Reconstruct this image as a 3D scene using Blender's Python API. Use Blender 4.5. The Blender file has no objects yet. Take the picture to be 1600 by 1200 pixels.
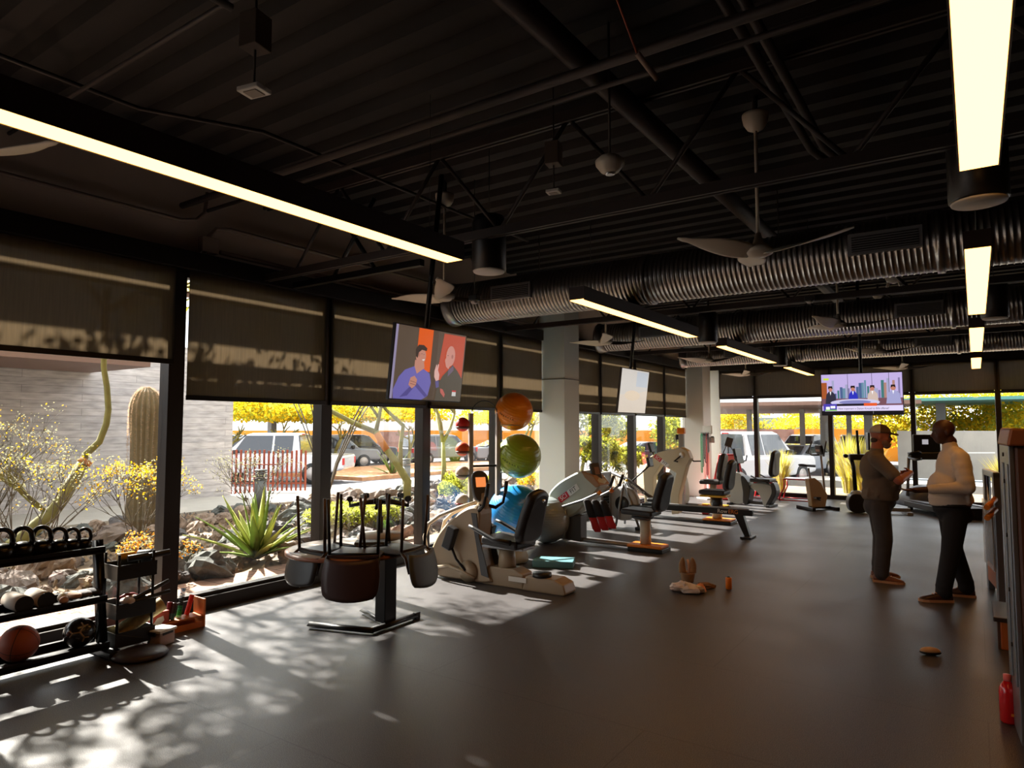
import bpy, bmesh, math, random
from mathutils import Vector, Matrix, Euler, noise
random.seed(7)
PI = math.pi
sc = bpy.context.scene
COL = sc.collection
# ---------------------------------------------------------------- camera, sky, sun, exposure
cam = bpy.data.cameras.new('camera'); cam.sensor_width = 36; cam.lens = 1057 / 1600 * 36
cam.clip_start = .05; cam.clip_end = 400
camo = bpy.data.objects.new('camera', cam); COL.objects.link(camo)
camo.location = (0, 0, 1.7); camo.rotation_euler = (math.radians(93.7), 0, math.radians(34.35))
sc.camera = camo
w = bpy.data.worlds.new('sky'); sc.world = w; w.use_nodes = True
bg = w.node_tree.nodes['Background']; bg.inputs[0].default_value = (.93, .96, 1, 1); bg.inputs[1].default_value = 1.5
sun = bpy.data.lights.new('sun', 'SUN'); sun.energy = 15.5; sun.angle = math.radians(.8); sun.color = (1, .93, .84)
suno = bpy.data.objects.new('sun', sun); COL.objects.link(suno)
_az = math.radians(8.7); _el = math.radians(37.5)
_d = Vector((math.cos(_az) * math.cos(_el), -math.sin(_az) * math.cos(_el), -math.sin(_el)))   # travel direction of the light
suno.rotation_euler = _d.to_track_quat('-Z', 'Y').to_euler()
suno.location = (-20, 5, 20)
vs = sc.view_settings; vs.view_transform = 'Standard'; vs.look = 'None'; vs.exposure = 1.05; vs.gamma = 1; vs.use_curve_mapping = False
sc.cycles.max_bounces = 7; sc.cycles.diffuse_bounces = 3; sc.cycles.transparent_max_bounces = 14; sc.cycles.caustics_reflective = False
sc.cycles.caustics_refractive = False; sc.cycles.use_denoising = True; sc.cycles.sample_clamp_indirect = 4

# ---------------------------------------------------------------- materials
def lin(c):
    return tuple(((x / 255) / 12.92 if x / 255 <= .04045 else ((x / 255 + .055) / 1.055) ** 2.4) for x in c) + (1,)
MATS = {}
def mat(name, rgb, rough=.5, metal=0., var=0., vs_=6., bump=0., bs=40., emit=0., spec=.5, alpha=1., coat=0., wave=None):
    if name in MATS: return MATS[name]
    m = bpy.data.materials.new(name); m.use_nodes = True; MATS[name] = m
    nt = m.node_tree; b = nt.nodes['Principled BSDF']; c = lin(rgb)
    b.inputs['Base Color'].default_value = c; b.inputs['Roughness'].default_value = rough; b.inputs['Metallic'].default_value = metal
    b.inputs['Specular IOR Level'].default_value = spec; b.inputs['Coat Weight'].default_value = coat; b.inputs['Alpha'].default_value = alpha
    if emit: b.inputs['Emission Color'].default_value = c; b.inputs['Emission Strength'].default_value = emit
    tc = nt.nodes.new('ShaderNodeTexCoord')
    if var:
        n = nt.nodes.new('ShaderNodeTexNoise'); n.inputs['Scale'].default_value = vs_; n.inputs['Detail'].default_value = 5
        r = nt.nodes.new('ShaderNodeValToRGB'); r.color_ramp.elements[0].position = .3; r.color_ramp.elements[1].position = .7
        r.color_ramp.elements[0].color = tuple(x * (1 - var) for x in c[:3]) + (1,)
        r.color_ramp.elements[1].color = tuple(min(1, x * (1 + var)) for x in c[:3]) + (1,)
        nt.links.new(tc.outputs['Object'], n.inputs['Vector']); nt.links.new(n.outputs['Fac'], r.inputs[0]); nt.links.new(r.outputs[0], b.inputs['Base Color'])
    if bump:
        n = nt.nodes.new('ShaderNodeTexNoise'); n.inputs['Scale'].default_value = bs; n.inputs['Detail'].default_value = 4
        bp = nt.nodes.new('ShaderNodeBump'); bp.inputs['Strength'].default_value = bump; bp.inputs['Distance'].default_value = .01
        nt.links.new(tc.outputs['Object'], n.inputs['Vector']); nt.links.new(n.outputs['Fac'], bp.inputs['Height']); nt.links.new(bp.outputs[0], b.inputs['Normal'])
    return m
def nodes(name):
    m = bpy.data.materials.new(name); m.use_nodes = True; MATS[name] = m
    nt = m.node_tree; return m, nt, nt.nodes['Principled BSDF'], nt.nodes['Material Output']

black = mat('black_plastic', (26, 25, 26), .4)
blackm = mat('black_metal', (22, 20, 20), .35, .3)
chrome = mat('chrome', (200, 200, 200), .2, 1)
steel = mat('grey_steel_paint', (150, 152, 155), .35, .4)
dgrey = mat('dark_grey_plastic', (70, 70, 72), .5)
cream = mat('cream_plastic', (196, 182, 150), .4)
beige = mat('beige_plastic', (176, 160, 134), .4)
lgrey = mat('light_grey_plastic', (172, 176, 172), .4)
vinyl = mat('black_vinyl', (30, 26, 26), .45, bump=.1, bs=60)
red = mat('red_paint', (190, 22, 30), .35)
white = mat('white_plastic', (225, 222, 215), .4)
silver = mat('brushed_silver', (168, 160, 155), .4, .35)
orange = mat('orange_plastic', (226, 130, 30), .4)
yellow = mat('yellow_plastic', (215, 165, 40), .4)
frame_m = mat('window_frame_bronze', (40, 34, 31), .4, .3)
rubber = mat('tyre_rubber', (25, 25, 26), .7)

# ---------------------------------------------------------------- mesh collector
class MB:
    def __init__(s): s.v = []; s.f = []; s.m = []; s.sm = []
    def add(s, vs_, fs, mi=0, sm=False):
        o = len(s.v); s.v += [tuple(v) for v in vs_]
        for f in fs: s.f.append([o + i for i in f]); s.m.append(mi); s.sm.append(sm)
        return s
    def box(s, lo, hi, mi=0, R=None, c=None):
        x0, y0, z0 = lo; x1, y1, z1 = hi
        vs_ = [Vector(p) for p in ((x0, y0, z0), (x1, y0, z0), (x1, y1, z0), (x0, y1, z0), (x0, y0, z1), (x1, y0, z1), (x1, y1, z1), (x0, y1, z1))]
        if R is not None:
            c = Vector(c) if c is not None else (Vector(lo) + Vector(hi)) / 2
            M = Euler(R).to_matrix(); vs_ = [M @ (v - c) + c for v in vs_]
        return s.add(vs_, [(0, 3, 2, 1), (4, 5, 6, 7), (0, 1, 5, 4), (1, 2, 6, 5), (2, 3, 7, 6), (3, 0, 4, 7)], mi)
    def cb(s, c, d, mi=0, R=None):
        return s.box((c[0] - d[0] / 2, c[1] - d[1] / 2, c[2] - d[2] / 2), (c[0] + d[0] / 2, c[1] + d[1] / 2, c[2] + d[2] / 2), mi, R)
    def ring_loft(s, rings, mi=0, sm=True, cap=True, close=False):
        n = len(rings[0]); vs_ = [p for r in rings for p in r]; fs = []
        k = len(rings)
        for i in range(k if close else k - 1):
            a = i * n; b = ((i + 1) % k) * n
            for j in range(n): fs.append((a + j, a + (j + 1) % n, b + (j + 1) % n, b + j))
        s.add(vs_, fs, mi, sm)
        if cap and not close:
            s.add(rings[0], [tuple(reversed(range(n)))], mi); s.add(rings[-1], [tuple(range(n))], mi)
        return s
    def cyl(s, a, b, r, r2=None, n=16, mi=0, cap=True, sm=True):
        a = Vector(a); b = Vector(b); r2 = r if r2 is None else r2
        d = (b - a).normalized(); u = d.orthogonal().normalized(); w_ = d.cross(u)
        def ring(c, rr): return [c + (u * math.cos(t) + w_ * math.sin(t)) * rr for t in [2 * PI * i / n for i in range(n)]]
        return s.ring_loft([ring(a, r), ring(b, r2)], mi, sm, cap)
    def tube(s, pts, r, n=8, mi=0, close=False, flat=None):
        pts = [Vector(p) for p in pts]; k = len(pts); rings = []
        rs = r if isinstance(r, (list, tuple)) else [r] * k
        u = None
        for i in range(k):
            if close: d = (pts[(i + 1) % k] - pts[i - 1])
            else: d = pts[min(i + 1, k - 1)] - pts[max(i - 1, 0)]
            d.normalize()
            if u is None: u = d.orthogonal().normalized() if abs(d.z) > .9 else Vector((0, 0, 1)).cross(d).normalized()
            u = (u - d * u.dot(d)).normalized(); w_ = d.cross(u)
            fl = flat or 1
            rings.append([pts[i] + (u * math.cos(t) + w_ * math.sin(t) * fl) * rs[i] for t in [2 * PI * j / n for j in range(n)]])
        return s.ring_loft(rings, mi, True, True, close)
    def sph(s, c, r, n=16, mi=0, R=None):
        if not isinstance(r, (list, tuple)): r = (r, r, r)
        c = Vector(c); h = n // 2; M = Euler(R).to_matrix() if R else Matrix.Identity(3)
        vs_ = [c + M @ Vector((0, 0, -r[2]))]
        for i in range(1, h):
            p = -PI / 2 + PI * i / h
            for j in range(n):
                t = 2 * PI * j / n; vs_.append(c + M @ Vector((r[0] * math.cos(p) * math.cos(t), r[1] * math.cos(p) * math.sin(t), r[2] * math.sin(p))))
        vs_.append(c + M @ Vector((0, 0, r[2]))); fs = []
        for j in range(n): fs.append((0, 1 + (j + 1) % n, 1 + j))
        for i in range(h - 2):
            for j in range(n):
                a = 1 + i * n; fs.append((a + j, a + (j + 1) % n, a + n + (j + 1) % n, a + n + j))
        a = 1 + (h - 2) * n; t = len(vs_) - 1
        for j in range(n): fs.append((a + j, a + (j + 1) % n, t))
        return s.add(vs_, fs, mi, True)
    def caps(s, a, b, ra, rb=None, n=12, mi=0):
        rb = ra if rb is None else rb
        s.sph(a, ra, n, mi); s.sph(b, rb, n, mi); return s.cyl(a, b, ra, rb, n, mi)
    def lathe(s, prof, c=(0, 0, 0), n=24, mi=0, sm=True, R=None):
        c = Vector(c); M = Euler(R).to_matrix() if R else Matrix.Identity(3)
        rings = [[c + M @ Vector((r * math.cos(2 * PI * j / n), r * math.sin(2 * PI * j / n), z)) for j in range(n)] for r, z in prof]
        return s.ring_loft(rings, mi, sm, True)
    def prism(s, poly, a, b, axis='y', mi=0):
        def P(p, t):
            return {'y': (p[0], t, p[1]), 'x': (t, p[0], p[1]), 'z': (p[0], p[1], t)}[axis]
        n = len(poly); vs_ = [P(p, a) for p in poly] + [P(p, b) for p in poly]
        return s.add(vs_, [tuple(range(n)), tuple(reversed(range(n, 2 * n)))] + [(i, n + i, n + (i + 1) % n, (i + 1) % n) for i in range(n)], mi)
    def build(s, name, m, parent=None, bevel=0., remesh=0., sub=0, seg=2, smooth=0):
        me = bpy.data.meshes.new(name); me.from_pydata(s.v, [], s.f); me.update()
        ms = m if isinstance(m, (list, tuple)) else [m]
        for x in ms: me.materials.append(x)
        me.polygons.foreach_set('material_index', s.m); me.polygons.foreach_set('use_smooth', s.sm)
        bm = bmesh.new(); bm.from_mesh(me)
        if not remesh: bmesh.ops.remove_doubles(bm, verts=bm.verts, dist=1e-5)
        bmesh.ops.recalc_face_normals(bm, faces=bm.faces); bm.to_mesh(me); bm.free()
        o = bpy.data.objects.new(name, me); COL.objects.link(o)
        if parent: o.parent = parent
        if remesh:
            r = o.modifiers.new('r', 'REMESH'); r.mode = 'VOXEL'; r.voxel_size = remesh; r.use_smooth_shade = True
            q = o.modifiers.new('s', 'SMOOTH'); q.iterations = smooth or 4; q.factor = .6
        if bevel:
            v = o.modifiers.new('b', 'BEVEL'); v.width = bevel; v.segments = seg; v.limit_method = 'ANGLE'; v.angle_limit = math.radians(40)
        if sub:
            v = o.modifiers.new('u', 'SUBSURF'); v.levels = sub; v.render_levels = sub
        return o
def tag(o, label=None, cat=None, group=None, kind=None):
    if label: o['label'] = label
    if cat: o['category'] = cat
    if group: o['group'] = group
    if kind: o['kind'] = kind
    return o
def thing(name, label, cat, loc=(0, 0, 0), rz=0, group=None):
    o = bpy.data.objects.new(name, None); COL.objects.link(o); o.location = loc; o.rotation_euler = (0, 0, rz)
    return tag(o, label, cat, group)
def struct(o): o['kind'] = 'structure'; return o
def copy_tree(o, parent=None):
    c = o.copy(); COL.objects.link(c); c.parent = parent
    for ch in [x for x in o.children]: copy_tree(ch, c)
    return c
def arc(c, r, a0, a1, n, plane='xz'):
    out = []
    for i in range(n + 1):
        t = a0 + (a1 - a0) * i / n; u, v = r * math.cos(t), r * math.sin(t)
        out.append({'xz': (c[0] + u, c[1], c[2] + v), 'xy': (c[0] + u, c[1] + v, c[2]), 'yz': (c[0], c[1] + u, c[2] + v)}[plane])
    return out
def text(name, s, size, m, parent, loc, rot, ext=.0005, align='CENTER', sx=1.):
    cu = bpy.data.curves.new(name, 'FONT'); cu.body = s; cu.size = size; cu.extrude = ext; cu.align_x = align; cu.align_y = 'CENTER'
    t = bpy.data.objects.new(name, cu); COL.objects.link(t)
    dg = bpy.context.evaluated_depsgraph_get(); me = bpy.data.meshes.new_from_object(t.evaluated_get(dg))
    bpy.data.objects.remove(t); me.name = name; me.materials.clear(); me.materials.append(m)
    o = bpy.data.objects.new(name, me); COL.objects.link(o); o.parent = parent; o.location = loc; o.rotation_euler = rot; o.scale = (sx, 1, 1)
    return o
def emat(name, rgb, e=.8):
    if name in MATS: return MATS[name]
    m, nt, b, out = nodes(name); b.inputs['Base Color'].default_value = (.02, .02, .02, 1); b.inputs['Roughness'].default_value = .25
    b.inputs['Emission Color'].default_value = lin(rgb); b.inputs['Emission Strength'].default_value = e; return m
# ================================================================ ROOM
WX = -6.05; FY = 17.75; DZ = 4.15
# floor: black rubber with pale flecks and seams
m, nt, b, out = nodes('rubber_floor')
tc = nt.nodes.new('ShaderNodeTexCoord')
n1 = nt.nodes.new('ShaderNodeTexNoise'); n1.inputs['Scale'].default_value = 260; n1.inputs['Detail'].default_value = 2
r1 = nt.nodes.new('ShaderNodeValToRGB'); r1.color_ramp.elements[0].position = .50; r1.color_ramp.elements[1].position = .66
r1.color_ramp.elements[0].color = (.038, .034, .037, 1); r1.color_ramp.elements[1].color = (.30, .285, .285, 1)
n2 = nt.nodes.new('ShaderNodeTexNoise'); n2.inputs['Scale'].default_value = 1.4; n2.inputs['Detail'].default_value = 6
mx = nt.nodes.new('ShaderNodeMixRGB'); mx.blend_type = 'MULTIPLY'; mx.inputs[0].default_value = .45
br = nt.nodes.new('ShaderNodeTexBrick'); br.inputs['Scale'].default_value = 1; br.inputs['Color1'].default_value = (1, 1, 1, 1); br.inputs['Color2'].default_value = (.93, .93, .93, 1)
br.inputs['Mortar'].default_value = (.35, .35, .35, 1); br.inputs['Mortar Size'].default_value = .004; br.inputs['Brick Width'].default_value = 3.2; br.inputs['Row Height'].default_value = 1.22
m2 = nt.nodes.new('ShaderNodeMixRGB'); m2.blend_type = 'MULTIPLY'; m2.inputs[0].default_value = .8
for a_ in (n1, n2, br): nt.links.new(tc.outputs['Object'], a_.inputs['Vector'])
nt.links.new(n1.outputs['Fac'], r1.inputs[0]); nt.links.new(r1.outputs[0], mx.inputs[1]); nt.links.new(n2.outputs['Fac'], mx.inputs[2])
nt.links.new(mx.outputs[0], m2.inputs[1]); nt.links.new(br.outputs[0], m2.inputs[2]); nt.links.new(m2.outputs[0], b.inputs['Base Color'])
rr = nt.nodes.new('ShaderNodeMapRange'); rr.inputs[3].default_value = .34; rr.inputs[4].default_value = .52
nt.links.new(n2.outputs['Fac'], rr.inputs[0]); nt.links.new(rr.outputs[0], b.inputs['Roughness'])
bp = nt.nodes.new('ShaderNodeBump'); bp.inputs['Strength'].default_value = .25; bp.inputs['Distance'].default_value = .002
nt.links.new(n1.outputs['Fac'], bp.inputs['Height']); nt.links.new(bp.outputs[0], b.inputs['Normal'])
floor_m = m
struct(MB().box((-6.15, -4, -.12), (7, FY + .1, 0)).build('floor', floor_m))
ceil_m = mat('black_ceiling_paint', (26, 20, 17), .8, var=.35, vs_=3)
ceil_d = mat('dark_ceiling_steel', (44, 34, 30), .6)
# ribbed deck, ribs run across the room
poly = []; y = -4.2; k = 0
prof = [(0, 0), (.12, 0), (.16, .075), (.26, .075), (.30, 0)]
top = []
while y < FY + .3:
    for dy, dz in prof[:-1]: top.append((y + dy, DZ + dz))
    y += .3
poly = top + [(top[-1][0], DZ + .25), (top[0][0], DZ + .25)]
struct(MB().prism(poly, -6.4, 7, 'x').build('ceiling', ceil_m))
wall_m = mat('taupe_wall_paint', (222, 200, 184), .8, var=.06, vs_=2)
struct(MB().box((WX - .3, -4, 3.32), (WX, FY + .2, DZ + .1)).build('wall_left', wall_m))
struct(MB().box((-6.3, FY, 3.32), (7, FY + .25, DZ + .1)).build('wall_back', wall_m))
struct(MB().box((7, -4.2, -.1), (7.2, FY + .2, DZ + .2)).build('wall_right', mat('brown_wall', (96, 80, 72), .8)))
struct(MB().box((-6.3, -4.2, -.1), (7, -4, DZ + .2)).build('wall_front', mat('brown_wall', (96, 80, 72), .8)))
struct(MB().box((WX - .12, -4, 3.17), (WX + .10, FY, 3.34)).build('trim_1', frame_m, bevel=.005))
struct(MB().box((-6, FY - .10, 3.17), (7, FY + .12, 3.34)).build('trim_2', frame_m, bevel=.005))
# columns
colm = mat('column_paint', (226, 228, 222), .7)
for i, (y0, y1) in enumerate(((9.65, 10.15), (16.5, 17.1))):
    struct(MB().box((WX, y0, 0), (-5.55, y1, DZ)).build('column', colm, bevel=.008))
for z in (2.5,):
    struct(MB().box((WX, 9.64, z), (-5.54, 10.16, z + .012)).build('trim_3', dgrey))
# glass
m, nt, b, out = nodes('window_glass')
g = nt.nodes.new('ShaderNodeBsdfGlossy'); g.inputs['Roughness'].default_value = .01
t = nt.nodes.new('ShaderNodeBsdfTransparent'); t.inputs[0].default_value = (.95, .96, .95, 1)
lw = nt.nodes.new('ShaderNodeLayerWeight'); pw = nt.nodes.new('ShaderNodeMath'); pw.operation = 'POWER'; pw.inputs[1].default_value = 4.5
md = nt.nodes.new('ShaderNodeMath'); md.operation = 'MULTIPLY_ADD'; md.inputs[1].default_value = .8; md.inputs[2].default_value = .03; mxs = nt.nodes.new('ShaderNodeMixShader')
nt.links.new(lw.outputs['Facing'], pw.inputs[0]); nt.links.new(pw.outputs[0], md.inputs[0]); nt.links.new(md.outputs[0], mxs.inputs[0])
nt.links.new(t.outputs[0], mxs.inputs[1]); nt.links.new(g.outputs[0], mxs.inputs[2]); nt.links.new(mxs.outputs[0], out.inputs[0])
glass = m
# roller shade fabric: dark weave that lets a little light through
m, nt, b, out = nodes('shade_fabric')
tl = nt.nodes.new('ShaderNodeBsdfTranslucent'); tl.inputs[0].default_value = (.27, .215, .15, 1)
df = nt.nodes.new('ShaderNodeBsdfDiffuse'); df.inputs[0].default_value = (.055, .047, .04, 1)
tp = nt.nodes.new('ShaderNodeBsdfTransparent'); tp.inputs[0].default_value = (.7, .72, .72, 1)
a1 = nt.nodes.new('ShaderNodeMixShader'); a1.inputs[0].default_value = .5; a2 = nt.nodes.new('ShaderNodeMixShader'); a2.inputs[0].default_value = .055
tc = nt.nodes.new('ShaderNodeTexCoord'); mp = nt.nodes.new('ShaderNodeMapping'); mp.inputs['Scale'].default_value = (60, 60, 3)
nz = nt.nodes.new('ShaderNodeTexNoise'); nz.inputs['Scale'].default_value = 1; mr = nt.nodes.new('ShaderNodeMapRange'); mr.inputs[3].default_value = .35; mr.inputs[4].default_value = .65
nt.links.new(tc.outputs['Object'], mp.inputs[0]); nt.links.new(mp.outputs[0], nz.inputs['Vector']); nt.links.new(nz.outputs['Fac'], mr.inputs[0]); nt.links.new(mr.outputs[0], a1.inputs[0])
nt.links.new(tl.outputs[0], a1.inputs[1]); nt.links.new(df.outputs[0], a1.inputs[2]); nt.links.new(a1.outputs[0], a2.inputs[1]); nt.links.new(tp.outputs[0], a2.inputs[2]); nt.links.new(a2.outputs[0], out.inputs[0])
shade_m = m
# the same fabric, seen dim grey, on the far wall
ms = [-3.4, -1.7, 0.0, 1.7, 3.355, 5.10, 6.78, 8.44, 10.12, 11.8, 13.43, 15.08, 16.75]
n = 0
for i in range(len(ms)):
    struct(MB().box((WX - .10, ms[i] - .075, 0), (WX + .05, ms[i] + .075, 3.2)).build('window_frame', frame_m, bevel=.004))
for i in range(len(ms) - 1):
    y0, y1 = ms[i] + .075, ms[i + 1] - .075; n += 1
    fr_ = MB().box((WX - .10, y0, 0), (WX + .05, y1, .12)).box((WX - .08, y0, 3.1), (WX + .03, y1, 3.2)).box((WX - .1, y0, .12), (WX + .0, y1, .15))
    wo = struct(fr_.build('window_%d' % n, frame_m, bevel=.004))
    MB().box((WX - .045, y0, .12), (WX - .035, y1, 3.12)).build('glass_pane', glass, wo)
    zb = 2.30 if i <= 3 else 1.98
    ya = y0 + .012 if i == 4 else y0 - .05
    yb_ = {7: 9.64, 11: 16.49}.get(i, y1 + .03); ya = max(ya, 10.16) if i == 8 else ya
    so = MB().box((WX + .065, ya, zb), (WX + .068, yb_, 3.16)).build('roller_shade', shade_m)
    tag(so, '', 'window shade')
    MB().box((WX + .055, ya, zb - .025), (WX + .078, yb_, zb + .02)).build('bottom_bar', blackm, so, bevel=.004)
    if i == 3: so['label'] = 'dark roller shade hanging lower over the rocks window behind the kettlebells'
    so['y'] = i
SH = {3: 'shorter dark roller shade above the cactus window, behind the kettlebell rack', 4: 'dark roller shade over the window with the agave, left of the dark slim post',
      5: 'dark roller shade behind the left edge of the orange-background television', 6: 'dark roller shade to the right of the orange-background television, above the ball rack',
      7: 'narrow dark roller shade just left of the white column, above the orange ball', 8: 'sliver of dark roller shade directly right of the white column',
      9: 'dark roller shade just left of the pale hanging television', 10: 'dark roller shade behind the pale hanging television',
      11: 'dark roller shade in the far corner, right of the pale hanging television'}
for o in [x for x in COL.objects if x.get('category') == 'window shade']:
    k = o['y']; del o['y']
    if k < 3: bpy.data.objects.remove(o.children[0]); bpy.data.objects.remove(o); continue
    o['label'] = SH[k]; o['group'] = 'roller shades on the long window wall'
# far wall windows
fx = [-6.0, -4.6, -2.86, -1.15, .42, 2.1, 3.8, 5.5, 7]
for i, x in enumerate(fx[1:-1]):
    struct(MB().box((x - .05, FY - .06, 0), (x + .05, FY + .1, 3.2)).build('window_frame', frame_m, bevel=.004))
FS = ['dark grey far-end roller shade right above the white pickup cab', 'dark grey far-end roller shade above the pale coupe, left of the news television',
      'dark grey far-end roller shade mostly behind the news television', 'dark grey far-end roller shade with a diagonal band, directly right of the news television',
      'dark grey roller shade at the right end of the far wall']
for i in range(len(fx) - 1):
    x0, x1 = fx[i] + .05, fx[i + 1] - .05; n += 1
    fr_ = MB().box((x0, FY - .06, 0), (x1, FY + .1, .10)).box((x0, FY - .05, 2.44), (x1, FY + .06, 2.49)).box((x0, FY - .05, 3.1), (x1, FY + .06, 3.2))
    wo = struct(fr_.build('window_%d' % n, frame_m, bevel=.004))
    MB().box((x0, FY + .035, .1), (x1, FY + .045, 3.12)).build('glass_pane', glass, wo)
    so = MB().box((x0 - .04, FY - .075, 2.50), (x1 + .04, FY - .072, 3.16)).build('roller_shade', shade_m)
    MB().box((x0 + .01, FY - .085, 2.47), (x1 - .01, FY - .062, 2.51)).build('bottom_bar', blackm, so, bevel=.004)
    if i < 5: tag(so, FS[i], 'window shade', 'roller shades on the far wall')
    else: struct(so)
struct(MB().box((-5.98, FY - .12, 0), (-5.5, FY - .02, 3.2)).build('trim_4', colm))
# wall conduits above the left windows, truss joists, pipes
def pipe(name, pts, r, label, m=ceil_d, cat='pipe', group='pipes and conduits under the black ceiling'):
    return tag(MB().tube(pts, r, 8).build(name, m), label, cat, group)
cond = mat('painted_conduit', (150, 128, 115), .5)
pipe('wall_conduit', [(-6.0, .8, 3.62), (-6.0, 3.35, 3.62)] + [(-6.0, 3.5, 3.66), (-6.0, 3.58, 3.75), (-6.0, 3.6, 3.95)], .018, 'thin conduit along the taupe wall above the cactus window', cond, 'conduit')
pipe('wall_conduit', [(-6.0, 3.62, 3.36), (-6.0, 3.62, 3.52), (-6.0, 3.70, 3.62), (-6.0, 3.85, 3.65), (-6.0, 9.6, 3.65)], .02, 'upper thin conduit running toward the ducts from the wall junction box', cond, 'conduit')
pipe('wall_conduit', [(-6.0, 3.75, 3.40), (-6.0, 9.6, 3.40)], .022, 'lower pale conduit running just over the window head', cond, 'conduit')
jb = MB().box((-6.05, 3.55, 3.37), (-5.97, 3.72, 3.52)).build('junction_box', cond, bevel=.004)
tag(jb, 'small junction box on the wall where the conduits start', 'junction box')
MB().tube([(-5.98, 3.56, 3.38), (-5.97, 3.5, 3.3), (-5.98, 3.46, 3.24)], .005, 6).tube([(-5.98, 3.60, 3.37), (-5.97, 3.56, 3.28), (-5.98, 3.53, 3.25)], .005, 6).build('wire', white, jb)
def truss(Y, label):
    root = thing('roof_truss', label, 'truss', (0, Y, 0), 0, 'steel roof trusses')
    MB().box((-6.0, -.035, 3.20), (6.9, -.012, 3.27)).box((-6.0, .012, 3.20), (6.9, .035, 3.27)).build('bottom_chord', ceil_d, root)
    MB().box((-6.0, -.035, 3.95), (6.9, -.012, 4.03)).box((-6.0, .012, 3.95), (6.9, .035, 4.03)).build('top_chord', ceil_d, root)
    wbm = MB(); x = -5.5; k = 0
    while x < 6.4:
        wbm.cyl((x, 0, 3.24), (x + .62, 0, 3.98), .017, n=6); wbm.cyl((x + .62, 0, 3.98), (x + 1.24, 0, 3.24), .017, n=6); x += 1.24
    wbm.build('web', ceil_d, root)
    return root
for Y, l in ((-.1, 'steel truss overhead nearest the photographer'), (4.25, 'steel truss crossing above the nearest ceiling fan and the first television'),
             (8.6, 'steel truss just beyond the nearest spiral duct'), (13.0, 'steel truss between the second and third spiral ducts')): truss(Y, l)
# cross brace near the wall
cb_ = thing('cross_brace', 'dark X-shaped cross brace hanging by the wall near the long light strip', 'brace', (-5.0, 4.55, 3.2))
MB().cyl((-.28, 0, .02), (.28, 0, .72), .022, n=6).build('brace_bar', blackm, cb_); MB().cyl((.28, .02, .02), (-.28, .02, .72), .022, n=6).build('brace_bar', blackm, cb_)
MB().box((-.9, -.03, -.03), (.9, .03, .03)).build('bottom_bar', blackm, cb_)
for X, r, l in ((-1.86, .075, 'thick grey pipe running lengthwise above the nearest fan'), (-.985, .032, 'left of the twin pipes running lengthwise left of the right light strip'), (-.895, .032, 'right of the twin pipes running lengthwise left of the right light strip')):
    pts = [(X, -3.5, 3.88), (X, 5.6 if r < .05 else 17, 3.88)]
    if r < .05: pts += [(X + .06, 5.85, 3.86), (X + .3, 5.98 + .07 * (X > -.9), 3.85), (6, 5.98 + .07 * (X > -.9), 3.85)]
    pipe('ceiling_pipe', pts, r, l, ceil_d)
pipe('ceiling_pipe', [(-5.9, 3.3, 3.72), (6.5, 3.3, 3.72)], .03, 'pipe crossing the room just before the smoke detector')
pipe('ceiling_pipe', [(-5.9, 3.55, 3.74), (6.5, 3.55, 3.74)], .018, 'thin conduit crossing the room beside the smoke detector')
pipe('ceiling_pipe', [(-4.9, .3, 4.0), (-4.9, 2.4, 4.0), (-4.3, 3.0, 3.9), (-4.28, 6.6, 3.9)], .016, 'thin conduit bending from the left above the long light strip')
pipe('ceiling_pipe', [(-5.9, 1.95, 3.9), (-3.2, 1.95, 3.9), (6, 2.35, 3.9)], .014, 'thin conduit crossing the near ceiling above the long light strip')
pipe('ceiling_pipe', [(-4.6, .9, 3.8), (-3.3, 1.0, 3.8), (-3.0, 1.15, 3.8), (-3.0, 1.9, 3.8)], .02, 'bent conduit in the upper left beside the sensor box')
pipe('ceiling_pipe', [(-5.9, 1.15, 3.95), (6, 1.15, 3.95)], .03, 'pipe crossing the top left corner of the ceiling')
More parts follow.
